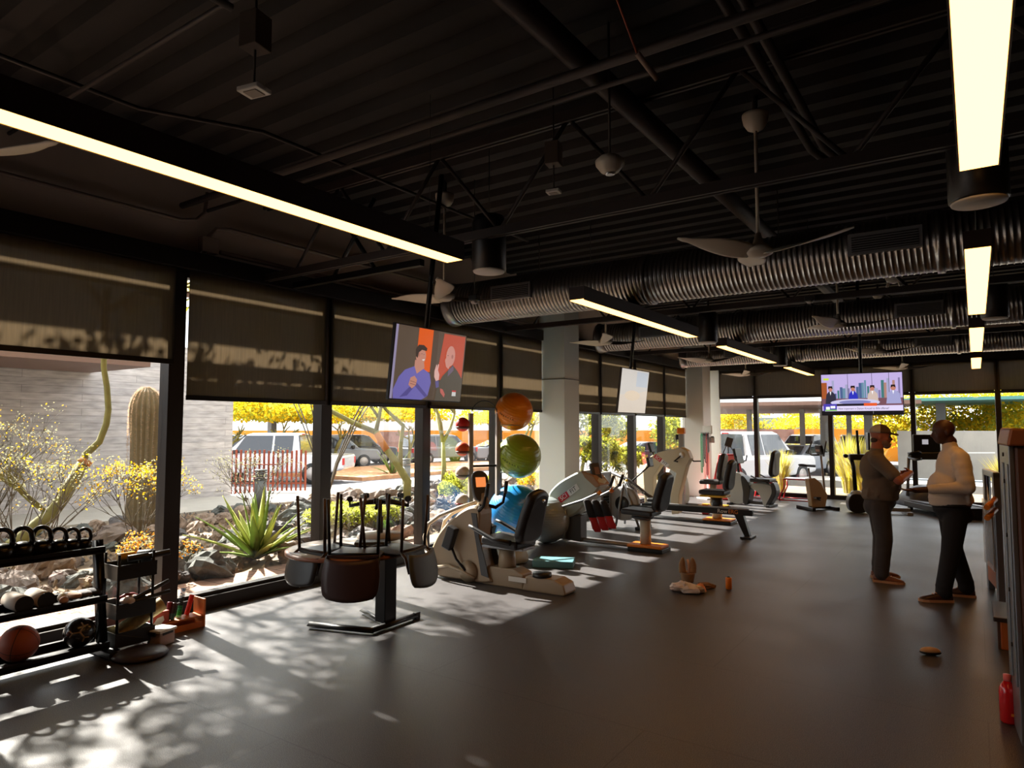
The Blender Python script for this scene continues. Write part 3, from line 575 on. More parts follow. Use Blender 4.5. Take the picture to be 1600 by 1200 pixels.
# flowering creosote bushes and shrubs
def bush(loc, label, seed, h, spread, n, lm, fl=None, stem_m=None, ls=.018, name='desert_bush', nst=9, lf=16, area=0):
    random.seed(seed); r = thing(name, label, 'bush', loc); t = MB(); ends = []
    for k in range(nst): a = random.random() * 6.28; branchy(t, Vector((math.cos(a) * area * random.random(), math.sin(a) * area * random.random(), -.02)), Vector((math.cos(a) * spread, math.sin(a) * spread, 1)).normalized(), h * .42, .010, 3, ends, .38)
    t.build('stems', stem_m or mat('grey_twig', (96, 88, 76), .9), r); c = MB(); k_ = len(lm)
    for e in ends: leaves(c, e, (.10, .10, .10), lf, ls, 0, k_)
    c.build('leaves', lm, r); return r
bush((-9.0, 3.35, 0), 'sparse yellow flowering bush left of the cactus', 3, 1.35, .55, 0, [sagel, gold, sagel, sagel, sagel], ls=.014, lf=9)
bush((-9.3, 4.72, 0), 'dense yellow flowering bush at the foot of the cactus', 4, 1.05, .3, 0, [gold, sagel, gold, sagel], ls=.015, lf=16, nst=7)
bush((-10.8, 3.4, 0), 'thin grey-green bush reaching up by the leaning trunk', 8, 1.7, .5, 0, [sagel, sagel, sagel, gold], ls=.013, lf=8)
bush((-10.7, 7.6, 0), 'sparse leafless shrub before the right end of the concrete wall', 5, 1.15, .6, 0, [sagel], ls=.014, lf=5)
bush((-8.4, 7.9, 0), 'bright yellow green bush outside behind the table', 6, .36, .6, 0, [brush, sagel, brush], ls=.026, lf=26, nst=30, area=.8)
bush((-7.8, 4.15, 0), 'small orange flowering twigs low among the rocks', 12, .45, .7, 0, [leafm('orange_flower', (226, 150, 50)), sagel], ls=.016, nst=6, lf=14)
bush((-8.3, 10.6, 0), 'yellow green bush outside behind the blue ball', 14, .7, .7, 0, [brush, palo2], ls=.03, lf=30, nst=10)
bush((-7.6, 14.2, 0), 'tall green bush outside the window right of the near column', 15, 1.3, .4, 0, [dgreen, palo2], ls=.035, lf=36, nst=10)
bush((-7.7, 16.2, 0), 'green bush outside behind the cable tower', 16, 1.1, .4, 0, [dgreen, palo2], ls=.035, lf=36, nst=10)
bush((-7.5, 12.4, 0), 'golden bush outside behind the rowing machine', 17, .7, .6, 0, [gold, palo2], ls=.03, lf=30, nst=10)
# ocotillo stems
random.seed(77); r = thing('ocotillo', 'slender ocotillo wands rising beside the pickup', 'plant', (-12.0, 10.2, 0)); t = MB()
for k in range(8):
    a = random.random() * 6.28; s_ = .25 + .35 * random.random(); t.tube([(0, 0, 0), (math.cos(a) * s_ * .5, math.sin(a) * s_ * .5, .9), (math.cos(a) * s_ * 1.4, math.sin(a) * s_ * 1.4, 1.9), (math.cos(a) * s_ * 2.6, math.sin(a) * s_ * 2.6, 2.9)], [.018, .016, .013, .008], 6)
t.build('stems', mat('grey_twig', (96, 88, 76), .9), r)
# tall grasses at the far wall
gr = leafm('tall_grass_yellow', (206, 196, 60)); gr2 = leafm('tall_grass_pale', (200, 190, 140))
def grass(loc, label, n, h, sp, seed):
    random.seed(seed); r = thing('grass_clump', label, 'grass', loc, 0, 'tall grass clumps outside the far wall'); mb = MB()
    for i in range(n):
        a = random.random() * 6.28; q = random.random(); L = h * (.6 + .5 * random.random()); bx_, by_ = sp * .25 * math.cos(a) * q, sp * .25 * math.sin(a) * q; ln = sp * q; w_ = .006 + .005 * random.random(); sd = Vector((-math.sin(a), math.cos(a), 0)) * w_
        P_ = [Vector((bx_ + math.cos(a) * ln * t * t, by_ + math.sin(a) * ln * t * t, L * t - .25 * ln * t ** 3)) for t in (0, .35, .7, 1)]
        mb.add([P_[0] - sd, P_[0] + sd, P_[1] - sd, P_[1] + sd, P_[2] - sd * .7, P_[2] + sd * .7, P_[3]], [(0, 1, 3, 2), (2, 3, 5, 4), (4, 5, 6)], i % 2)
    mb.build('blades', [gr, gr2], r)
grass((-4.25, 18.7, 0), 'yellow grass clump right of the white pickup, behind the recumbent bike', 900, 1.1, .35, 1); grass((-2.3, 18.8, 0), 'big yellow grass clump under the news television', 1500, 1.35, .6, 2); grass((.55, 19.2, 0), 'yellow grass clump behind the machine tower', 900, 1.1, .5, 3); grass((-2.75, 19.6, 0), 'paler grass clump behind the upright bike', 700, 1.5, .6, 4)
# ---------------------------------------------------------------- rusty picket screen, bollards
rust = mat('rusted_steel', (140, 66, 44), .85, var=.2, vs_=6); r = thing('rod_fence', 'rusty red steel rod screen in front of the white pickup', 'fence', (-16.3, 10.75, -.1))
pk = MB(); random.seed(1)
for i in range(17):
    x = -.1 + i * .095; y = i * .075 ; pk.box((x - .02, y - .02, 0), (x + .02, y + .02, 1.18 + .04 * random.random()))
pk.build('rods', rust, r); MB().box((-.1, -.05, .3), (-.05, .0, .35)).tube([(-.1, 0, .32), (1.42, 1.2, .32)], .02, 6).tube([(.1, .2, .82), (.95, .8, .82)], .17, 4, flat=.1).build('cross_rail', rust, r)
def bollard(loc, label, h=.86):
    r = thing('bollard_light', label, 'bollard', loc, 0, 'grey louvred bollard lights'); bm_ = mat('bollard_grey', (108, 110, 108), .5, .3)
    MB().cyl((0, 0, 0), (0, 0, h * .78), .115, n=20).build('post', bm_, r); lv = MB(); [lv.lathe([(.08, 0), (.122, .004), (.122, .02), (.08, .03)], (0, 0, h * .78 + k * .042), 20) for k in range(4)]; lv.lathe([(.12, 0), (.12, .03), (.02, .035)], (0, 0, h * .78 + .17), 20); lv.build('louvre_head', bm_, r)
bollard((-11.75, 8.35, 0), 'louvred grey bollard light in front of the rusty rod screen'); bollard((-12.9, 13.75, 0), 'slimmer grey bollard light right of the forked tree', .84)
# ---------------------------------------------------------------- cars
def car(loc, rz, label, kind, body, L=4.9, Wd=1.95, group='vehicles in the parking lot', name='car'):
    r = thing(name, label, 'car', loc, rz, group); gm = mat('car_glass', (58, 62, 70), .1, coat=.5); h = Wd / 2
    if kind == 'pickup':
        L = 5.8; side = [(-2.9, .55), (-2.9, 1.08), (-1.15, 1.10), (-1.15, 1.10), (1.35, 1.12), (2.75, 1.06), (2.9, .95), (2.92, .5), (2.2, .42), (-2.3, .42)]
        cab = [(-1.25, 1.08), (-1.10, 1.86), (-.85, 1.92), (.62, 1.92), (.85, 1.86), (1.60, 1.12)]; ax_ = (1.95, -1.75); wr = .40
    elif kind == 'suv':
        side = [(-2.3, .45), (-2.35, 1.0), (1.2, 1.05), (2.2, .98), (2.35, .8), (2.35, .42), (-2.2, .38)]; cab = [(-2.3, .98), (-2.0, 1.65), (-1.7, 1.72), (.3, 1.72), (.55, 1.66), (1.25, 1.03)]; ax_ = (1.45, -1.4); wr = .36
    else:
        side = [(-2.4, .40), (-2.4, .92), (-1.5, .98), (1.0, .95), (2.1, .84), (2.38, .68), (2.38, .34), (-2.3, .30)]; cab = [(-1.75, .95), (-1.0, 1.34), (-.6, 1.40), (.1, 1.38), (.95, .94)]; ax_ = (1.5, -1.4); wr = .34
    mb = MB(); mb.prism(side, -h, h); mb.build('body', body, r, bevel=.09, seg=3)
    n = len(cab); mb = MB(); mb.ring_loft([[(x, s * (h - .06 - .20 * max(0, (z - cab[0][1])) / .8), z) for x, z in cab] for s in (-1, 1)], sm=False); mb.build('cabin', body, r, bevel=.05, seg=2)
    # windows: slightly proud panes
    zt = max(z for x, z in cab); zb = cab[0][1] + .08; x0 = min(x for x, z in cab if z > zt - .12); x1 = max(x for x, z in cab if z > zt - .12); xf = max(x for x, z in cab); xr = min(x for x, z in cab)
    yb = h - .05 - .20 * .08 / .8; yt = h - .05 - .20 * (zt - .1 - cab[0][1]) / .8; wn = MB()
    for s in (-1, 1):
        for a, b_ in ((xr + .3, (x0 + x1) / 2 - .12), ((x0 + x1) / 2 - .04, xf - .32)):
            q = [(a, s * yb, zb), (b_, s * yb, zb), (min(b_, x1 + .02), s * yt, zt - .1), (max(a, x0 + .05), s * yt, zt - .1)]; wn.add(q + [(p[0], p[1] - s * .03, p[2]) for p in q], [(0, 1, 2, 3), (7, 6, 5, 4), (0, 4, 5, 1), (1, 5, 6, 2), (2, 6, 7, 3), (3, 7, 4, 0)])
    wn.build('side_window', gm, r)
    for nm, (xa, za), (xb, zb2), o in (('windshield', (xf - .06, cab[0][1] + .07), (x1 + .06, zt - .07), .035), ('rear_window', (xr + .02, cab[0][1] + .07), (x0 - .02, zt - .07), -.035)):
        ya, yb3 = h - .16, h - .32; q = [(xa + o, -ya, za), (xa + o, ya, za), (xb + o, yb3, zb2), (xb + o, -yb3, zb2)]; MB().add(q + [(p[0] - o * .8, p[1], p[2]) for p in q], [(0, 1, 2, 3), (7, 6, 5, 4), (0, 4, 5, 1), (1, 5, 6, 2), (2, 6, 7, 3), (3, 7, 4, 0)]).build(nm, gm, r)
    for x in ax_:
        for s in (-1, 1):
            wq = MB().lathe([(wr * .6, -.11), (wr, -.10), (wr, .10), (wr * .6, .11)], (x, s * (h - .1), wr), 24, R=(PI / 2, 0, 0)).build('wheel', rubber, r); MB().lathe([(.02, -.115), (wr * .62, -.112), (wr * .62, .112), (.02, .115)], (x, s * (h - .1), wr), 20, R=(PI / 2, 0, 0)).build('rim', silver, wq)
    fx_ = side[-3][0] if kind != 'pickup' else 2.9
    fx_ = max(x for x, z in side)
    MB().box((fx_ - .02, -h * .62, .52), (fx_ + .02, h * .62, .74)).build('grille', black, r, bevel=.01)
    for s in (-1, 1):
        MB().box((fx_ - .12, s * h * .82 - .14, .68), (fx_ + .01, s * h * .82 + .14, .80)).build('headlight', chrome, r, bevel=.02); rx_ = min(x for x, z in side)
        MB().box((rx_ - .01, s * h * .88 - .1, .72), (rx_ + .05, s * h * .88 + .1, .98)).build('tail_light', red, r, bevel=.01)
        MB().box((x1 + .25, s * (h + .02) - .1, cab[0][1] + .05), (x1 + .4, s * (h + .02) + .1, cab[0][1] + .22)).build('side_mirror', black, r, bevel=.03)
    if kind == 'pickup': MB().box((-2.85, -h + .12, .8), (-1.3, h - .12, 1.09)).build('bed_liner', black, r); MB().box((-1.12, -.12, 1.84), (-1.06, .12, 1.89)).build('brake_lamp', red, r)
    return r
wp = mat('white_car_paint', (206, 206, 210), .25, coat=.6); sp_ = mat('silver_blue_paint', (190, 196, 206), .25, .2, coat=.6); dkp = mat('dark_car_paint', (52, 56, 66), .3, coat=.5); gp = mat('grey_car_paint', (110, 116, 124), .3, coat=.5)
def polar(ang, D): a = math.radians(ang); return (-D * math.sin(a), D * math.cos(a))
def pxang(px): return 34.35 - math.degrees(math.atan((px - 800) / 1057))
def place(px, D, z): th = math.atan((px - 800) / 1057); x, y = polar(pxang(px), D / math.cos(th)); return (x, y, z)
car(place(432, 26.5, -.42), math.radians(34 + 180), 'white pickup truck parked side-on, left, behind the rusty rod screen', 'pickup', wp, name='pickup_truck')
car(place(556, 40, -.42), math.radians(60), 'dark parked sport utility seen from behind, right of the side-on pickup', 'suv', dkp); car(place(520, 36, -.42), math.radians(62), 'dark parked car mostly hidden by the pickup bed', 'suv', gp)
car(place(362, 40, -.42), math.radians(34), 'dark parked car behind the hood of the side-on pickup', 'suv', dkp); car(place(690, 40, -.42), math.radians(70), 'grey parked car seen through the branches by the medicine balls', 'suv', gp); car(place(792, 42, -.42), math.radians(60), 'blue-grey parked car behind the green exercise ball', 'sedan', gp)
car(place(1014, 36, -.42), math.radians(60), 'dark blue parked car seen below the pale television', 'sedan', dkp)
car(place(1162, 23.2, -.35), math.radians(72), 'white pickup truck seen from behind through the end wall', 'pickup', wp, name='pickup_truck')
car(place(1236, 30, -.42), math.radians(-106), 'pale silver coupe facing the building beside the white pickup', 'sedan', sp_); car(place(1258, 40, -.42), math.radians(-106), 'white car parked behind the pale coupe', 'suv', wp); car(place(1335, 38, -.42), math.radians(-80), 'grey car half hidden by tall grass near the orange fence', 'suv', gp)
# ---------------------------------------------------------------- carport canopies, fences, walls
def slab_wall(name, pxa, Da, pxb, Db, z0, z1, t, m_, label=None, cat=None):
    a = Vector(place(pxa, Da, 0)); b_ = Vector(place(pxb, Db, 0)); n = (b_ - a).cross(Vector((0, 0, 1))).normalized() * t; q = [(a, z0), (b_, z0), (b_, z1), (a, z1)]
    vs2 = [(p.x, p.y, z) for p, z in q] + [((p + n).x, (p + n).y, z) for p, z in q]
    o = MB().add(vs2, [(0, 1, 2, 3), (7, 6, 5, 4), (0, 4, 5, 1), (1, 5, 6, 2), (2, 6, 7, 3), (3, 7, 4, 0)]).build(name, m_); return tag(o, label, cat) if label else struct(o)
ofence = mat('orange_fence', (222, 140, 36), .8, var=.15, vs_=.5); rmesh = mat('brown_mesh_fence', (150, 110, 96), .9, var=.3, vs_=2)
slab_wall('yard_fence', 500, 47, 700, 50, -.5, 1.5, .1, ofence, 'long orange fence behind the parked cars, seen through the left windows', 'fence'); slab_wall('mesh_fence', 590, 45.5, 645, 46, -.5, 1.45, .1, rmesh, 'brown mesh gate in front of the orange fence', 'fence')
slab_wall('yard_fence', 700, 50, 1090, 58, -.5, 1.5, .1, ofence, 'orange fence seen past the ball tower and the near column', 'fence'); slab_wall('yard_fence', 300, 52, 500, 47, -.5, 1.5, .1, ofence, 'orange fence behind the side-on pickup', 'fence')
slab_wall('yard_fence', 1240, 46, 1403, 43, -.5, 1.62, .1, ofence, 'bright orange fence under the news television', 'fence'); slab_wall('mesh_fence', 1095, 50, 1242, 46, -.5, 1.6, .1, rmesh, 'brown mesh fence behind the white pickup and coupe', 'fence')
slab_wall('concrete_screen', 1402, 27, 1640, 24, -.5, 1.58, .25, conc, 'pale concrete screen wall beyond the treadmills', 'wall'); MB
for pxa, pxb, D, y0 in ((1496, 1530, 25.5, .55),):
    o = slab_wall('bike_rail', pxa - 50, D - 1, pxb + 20, D - 1, .78, .82, .05, white, 'white rail in front of the pale concrete screen', 'rail')
slab_wall('patio_wall', 1404, 22.5, 1640, 20.5, -.5, .05, .3, mat('blue_grey_concrete', (116, 126, 138), .9), 'low blue grey curb wall behind the treadmills', 'wall')
def canopy(pxa, Da, pxb, Db, z, depth, m_, label, posts, pz=-.42):
    a = Vector(place(pxa, Da, z)); b_ = Vector(place(pxb, Db, z)); fw = Vector((-.19, .98, 0)) * depth; r = thing('carport', label, 'carport', tuple(a)); A0 = Vector(); B0 = b_ - a
    q = [A0, B0, B0 + fw, A0 + fw]; MB().add([tuple(p) for p in q] + [(p.x, p.y, p.z + .14) for p in q], [(0, 1, 2, 3), (7, 6, 5, 4), (0, 4, 5, 1), (1, 5, 6, 2), (2, 6, 7, 3), (3, 7, 4, 0)]).build('roof_panel', m_, r)
    for t, w_ in posts: p = B0 * t + fw * .4; MB().cb((p.x, p.y, (pz - z) / 2), (w_, w_, z - pz)).build('post', mat('grey_steel_post', (130, 128, 126), .6), r)
    return r
canopy(1010, 28, 1440, 24, 2.56, 17, brownm, 'brown steel carport roof over the pickup and coupe outside the end wall', ((.36, .2), (.60, .2), (.70, .4), (.80, .2), (.88, .32)))
canopy(300, 36, 520, 34, 3.0, 6, brownm, 'brown carport roof above the side-on white pickup', ((.35, .35),))
canopy(1400, 31, 1700, 27, 2.9, 10, mat('turquoise_canopy', (90, 150, 140), .6), 'turquoise edged canopy at the right, above the yellow trees', ((.35, .4),))
wr_ = mat('white_roof', (206, 202, 200), .7); slab_wall('low_building', 500, 75, 760, 80, -.5, 3.2, 6, wr_, 'long low pale building beyond the orange fence on the left', 'building'); slab_wall('low_building', 1300, 120, 1420, 120, -.5, 2.4, 8, mat('far_mauve', (160, 150, 170), .9), 'distant mauve building over the orange fence', 'building')
slab_wall('low_building', 1090, 120, 1300, 120, -.5, 3.4, 8, mat('far_green_grey', (150, 156, 140), .9), 'distant hazy low building behind the yellow trees', 'building')
struct(MB().box((-26, 19, -.42), (-20.2, 34, -.27)).build('ground', mat('orange_mulch', (190, 140, 100), .95, var=.2, vs_=3, bump=.4, bs=8)))
# ================================================================ GYM MACHINES  (local +x = the way the user faces)
def curvy(ctrl, n=6):
    # closed Catmull-Rom outline from control points
    out = []; k = len(ctrl)
    for i in range(k):
        p0, p1, p2, p3 = [Vector(ctrl[(i + j - 1) % k]) for j in range(4)]
        for q in range(n):
            t = q / n; out.append(tuple(.5 * ((2 * p1) + (p2 - p0) * t + (2 * p0 - 5 * p1 + 4 * p2 - p3) * t * t + (3 * p1 - p0 - 3 * p2 + p3) * t ** 3)))
    return out
def slab(mb, outline, a, b, axis='y', mi=0): return mb.prism(outline, a, b, axis, mi)
def pad(name, m_, parent, c, d, R=(0, 0, 0), bev=.03):
    o = MB().cb((0, 0, 0), d).build(name, m_, parent, bevel=min(bev, min(d) * .45), seg=4); o.location = c; o.rotation_euler = R; return o
def backpad(name, m_, parent, c, w_, h, t, tilt, taper=.75):
    # contoured backrest: rounded outline across y/z, thick in x
    ol = curvy([(-w_ / 2, -h * .42), (0, -h / 2), (w_ / 2, -h * .42), (w_ / 2 * 1.02, -h * .1), (w_ / 2 * .9, h * .2), (w_ / 2 * taper, h * .42), (0, h / 2), (-w_ / 2 * taper, h * .42), (-w_ / 2 * .9, h * .2), (-w_ / 2 * 1.02, -h * .1)], 4)
    mb = MB(); rings = []
    for x, s in ((-t / 2, .82), (-t * .38, .95), (-t * .1, 1), (t * .2, 1), (t * .42, .94), (t / 2, .84)): rings.append([(x - .10 * (q[1] / h) ** 2 * .5, q[0] * s, q[1] * s) for q in ol])
    o = mb.ring_loft(rings).build(name, m_, parent); o.location = c; o.rotation_euler = (0, tilt, 0); return o
tanp = mat('taupe_machine_plastic', (162, 142, 116), .42, var=.05, vs_=3)
# ---- A: recumbent cross trainer
def crosstrainer():
    r = thing('recumbent_cross_trainer', 'tan recumbent cross trainer with an orange screen, nearest machine right of the table', 'exercise machine', (-4.45, 6.12, 0), PI + .03)
    hb = curvy([(.72, .03), (.80, .2), (.66, .50), (.42, .72), (.20, .84), (.08, .80), (.10, .45), (.04, .18), (-.08, .03), (.3, .01)], 5)
    mb = MB(); rings = [[(q[0] * s + .3 * (1 - s), y, q[1] * s + .3 * (1 - s)) for q in hb] for y, s in ((-.13, .93), (-.11, .99), (0, 1), (.11, .99), (.13, .93))]
    mb.ring_loft(rings, sm=False).build('housing', tanp, r, bevel=.006)
    MB().prism([(.115, .76), (.19, .76), (.05, .10), (-.05, .08), (-.02, .2), (.08, .5)], .125, .138).prism([(.115, .76), (.19, .76), (.05, .10), (-.05, .08), (-.02, .2), (.08, .5)], -.138, -.125).build('side_trim', dgrey, r, bevel=.003)
    MB().tube([(.68, .14, .12), (.5, .15, .16), (.3, .15, .12), (.12, .15, .06)], .02, 8).build('step_rail', tanp, r)
    MB().lathe([(.01, 0), (.11, 0), (.12, .012), (.01, .02)], (.22, .135, .12), 24, R=(-PI / 2, 0, 0)).build('hub_cover', tanp, r)
    MB().lathe([(.01, 0), (.045, 0), (.045, .004), (.01, .006)], (.62, .12, .12), 20, R=(-PI / 2, 0, 0)).build('emblem', chrome, r)
    mb = MB(); mb.tube([(.80, .16, .30), (.83, .16, .45), (.78, .15, .60), (.64, .12, .70), (.40, .07, .80), (.22, .0, .86)], .022, 8).tube([(.80, -.16, .30), (.83, -.16, .45), (.78, -.15, .60), (.64, -.12, .70), (.40, -.07, .80), (.22, 0, .86)], .022, 8)
    mb.tube([(.80, -.16, .30), (.68, -.16, .12)], .022, 8).tube([(.80, .16, .30), (.66, .16, .10)], .022, 8).build('front_tube', mat('tan_tube', (186, 172, 152), .35), r)
    nk = MB().tube([(.16, 0, .78), (.10, 0, .88), (.14, 0, .96)], [.07, .06, .04], 10).build('neck', tanp, r)
    ol = curvy([(-.075, -.13), (0, -.16), (.075, -.13), (.10, .02), (.085, .15), (0, .19), (-.085, .15), (-.10, .02)], 4)
    c = MB().ring_loft([[(x, q[0] * s, q[1] * s) for q in ol] for x, s in ((-.03, .9), (-.015, 1), (.02, 1), (.04, .85))]).build('console', dgrey, r); c.location = (.16, .0, 1.03); c.rotation_euler = (0, .30, -.6)
    MB().box((-.036, -.058, .0), (-.029, .058, .11)).build('console_screen', emat('console_orange', (226, 130, 70), .6), c)
    for s in (-1, 1):
        MB().tube([(.13, s * .04, .84), (.06, s * .16, .80), (-.02, s * .19, .86), (-.05, s * .19, .98), (-.06, s * .18, 1.08)], [.022, .022, .017, .016, .016], 8).build('handlebar', blackm, r)
        MB().cyl((-.05, s * .19, .96), (-.075, s * .18, 1.10), .022, n=12).build('grip', black, r)
        pd = MB().box((-.06, -.045, -.13), (.06, .045, .13)).build('pedal', black, r, bevel=.015); pd.location = (.42 if s > 0 else .2, s * .21, .48); pd.rotation_euler = (0, -.35, 0)
        MB().tube([(.42 if s > 0 else .2, s * .20, .40), (.36, s * .18, .25), (.25, s * .15, .13)], .014, 8).build('pedal_arm', blackm, r)
    MB().tube([(-.5, .0, .06), (-.05, 0, .06), (.3, 0, .06)], .05, 4, flat=.6).build('frame_rail', dgrey, r)
    MB().prism([(-.46, .0), (.06, .0), (.03, .10), (-.04, .20), (-.34, .20), (-.46, .16)], -.10, .10).build('seat_base', tanp, r, bevel=.012)
    MB().tube([(-.20, 0, .18), (-.20, 0, .40)], [.10, .085], 20).build('seat_post', tanp, r)
    MB().box((-.48, -.13, .40), (.05, .13, .43)).build('seat_slide', steel, r, bevel=.008)
    pad('seat', vinyl, r, (-.22, 0, .475), (.46, .42, .09), (0, -.08, 0)); backpad('backrest', vinyl, r, (-.52, 0, .76), .42, .60, .11, -.28)
    MB().sph((0, 0, 0), (.012, .035, .018), 14).build('badge', chrome, r).location = (-.66, 0, .93)
    for s in (-1, 1): MB().tube([(-.40, s * .25, .50), (-.20, s * .27, .52), (.05, s * .27, .62), (.12, s * .26, .64)], [.03, .025, .022, .02], 8).build('armrest', black, r)
    MB().prism([(-.98, .02), (-.95, .11), (-.85, .15), (-.5, .15), (-.46, .0), (-.95, .0)], -.12, .12).build('rear_pod', tanp, r, bevel=.015)
    MB().lathe([(.02, 0), (.10, 0), (.10, .04), (.02, .05)], (-.66, .04, .15), 24).build('rear_cap', black, r); MB().box((-.52, .125, .08), (-.30, .13, .13)).build('info_label', white, r)
    return r
crosstrainer()
# ---- lettering badge used on two machines (the marks shown in the photo)
def badge(parent, loc, rot, s=1.):
    MB().box((-.11 * s, -.026 * s, 0), (-.005 * s, .026 * s, .002)).build('badge_plate', red, parent).matrix_local = Matrix.Translation(loc) @ Euler(rot).to_matrix().to_4x4()
    MB().box((-.005 * s, -.026 * s, 0), (.11 * s, .026 * s, .002)).build('badge_plate', white, parent).matrix_local = Matrix.Translation(loc) @ Euler(rot).to_matrix().to_4x4()
    M_ = Matrix.Translation(loc) @ Euler(rot).to_matrix().to_4x4()
    for st, x, mm in (('SCI', -.058 * s, white), ('FIT', .052 * s, black)):
        t_ = text('badge_lettering', st, .052 * s, mm, parent, (0, 0, 0), (0, 0, 0)); t_.matrix_local = M_ @ Matrix.Translation((x, 0, .0032))
# ---- B: recumbent bike with orange base
def bike_b():
    r = thing('recumbent_bike', 'grey-green recumbent bike with red and white badge, black seat and orange base', 'exercise machine', (-4.4, 8.9, 0), PI + .02)
    sage = mat('sage_plastic', (176, 180, 166), .4)
    hb = curvy([(.86, .48), (.93, .68), (.78, .86), (.55, 1.0), (.36, 1.07), (.16, 1.0), (.06, .86), (.24, .66), (.46, .44), (.70, .36)], 5)
    MB().ring_loft([[(.5 + (q[0] - .5) * s, y, .72 + (q[1] - .72) * s) for q in hb] for y, s in ((-.16, .9), (-.13, .98), (0, 1), (.13, .98), (.16, .9))], sm=False).build('housing', sage, r, bevel=.006)
    MB().prism([(.36, 1.075), (.16, 1.01), (.05, .88), (.12, .84), (.30, .98)], -.165, .165).build('housing_crest', mat('brown_plastic', (150, 108, 66), .5), r, bevel=.01)
    badge(r, (.50, .170, .72), (-PI / 2, 0, 0), 1.7) if 0 else None
    bd = thing_part = bpy.data.objects.new('badge', None); 
    bpy.data.objects.remove(bd)
    badge(r, (.56, .165, .74), (-PI / 2, PI, 0) if 0 else (PI / 2, -.62, PI), 1.75)
    MB().prism([(.80, .40), (.86, .08), (.40, .04), (.40, .42)], -.10, .10).build('lower_shroud', dgrey, r, bevel=.01)
    for s in (-1, 1):
        MB().tube([(.90, s * .2, .70), (.84, s * .2, .30), (.76, s * .2, .08)], .025, 8).build('side_strut', steel, r)
        MB().tube([(.62, s * .2, .08), (.60, s * .2, .52)], .03, 8).build('side_strut', steel, r)
        MB().tube([(.72, s * .22, .52), (.30, s * .22, .66), (.0, s * .20, .80), (-.12, s * .16, .88)], .018, 8).build('grab_bar', steel, r)
        MB().cyl((.06, s * .21, .76), (.02, s * .20, .80), .03, n=12).build('joint_collar', orange, r)
        MB().cyl((-.10, s * .16, .86), (-.16, s * .16, 1.02), .022, n=12).build('grip', black, r)
    MB().cyl((.88, -.24, .07), (.88, .24, .07), .045, n=16).build('front_roller', black, r)
    MB().tube([(.88, 0, .07), (.3, 0, .06), (-.5, 0, .05)], .05, 4, flat=.6).build('frame_rail', steel, r)
    c = MB().cb((0, 0, 0), (.07, .17, .26)).build('console', dgrey, r, bevel=.03, seg=3); c.location = (.20, 0, 1.06); c.rotation_euler = (0, .35, -.5)
    MB().box((-.04, -.04, -.05), (-.0355, .04, .06)).build('console_screen', mat('console_face', (150, 120, 112), .3), c)
    MB().tube([(.2, 0, .84), (.2, 0, .98)], .035, 10).build('console_neck', dgrey, r)
    MB().box((-.86, -.17, 0), (-.36, .17, .055)).build('base_plate', blackm, r, bevel=.006); MB().box((-.84, -.15, .055), (-.34, .15, .09)).build('base_cover', orange, r, bevel=.008)
    MB().tube([(-.56, 0, .09), (-.56, 0, .43)], .075, 20).build('seat_post', mat('cream_post', (206, 190, 168), .4), r)
    MB().lathe([(.08, .42), (.15, .44), (.16, .47), (.10, .49)], (-.52, 0, 0), 24).build('seat_swivel', dgrey, r)
    pad('seat', vinyl, r, (-.50, 0, .53), (.46, .40, .08), (0, -.04, 0)); backpad('backrest', vinyl, r, (-.82, 0, .82), .40, .56, .12, -.25)
    return r
bike_b()
# red and black straps hanging on the bike's bar
def straps(loc, cols, label, L=.42, w_=.05, lean=0.):
    o = MB(); rings = []
    for t, ww, th in ((0, .5, .03), (.06, .9, .04), (.3, 1, .045), (.55, .95, .035)): rings.append([(ww * w_ * math.cos(a) + lean * t * L, th * math.sin(a), -L * t) for a in [2 * PI * j / 12 for j in range(12)]])
    o.ring_loft(rings, 0); rings = []
    for t, ww, th in ((.55, .9, .034), (.7, .85, .025), (.9, 1.0, .02), (1, .7, .012)): rings.append([(ww * w_ * math.cos(a) + lean * t * L, th * math.sin(a), -L * t) for a in [2 * PI * j / 12 for j in range(12)]])
    o.ring_loft(rings, 1); ob = o.build('hanging_strap', cols); ob.location = loc; ob.rotation_euler = (0, 0, .6); return tag(ob, label, 'strap', 'straps hung on the machines')
dred = mat('red_fabric', (170, 20, 26), .7); blackf = mat('black_fabric', (28, 24, 26), .9)
for i, (x, y, l) in enumerate(((-4.62, 8.64, 'leftmost black and red strap hanging from the orange-based bike'), (-4.50, 8.64, 'middle black and red strap hanging from the orange-based bike'), (-4.38, 8.64, 'rightmost black and red strap hanging from the orange-based bike'))):
    straps((x, y + .02 * i, .68), [blackf, dred], l, L=.46 - .03 * i, w_=.062, lean=.35)
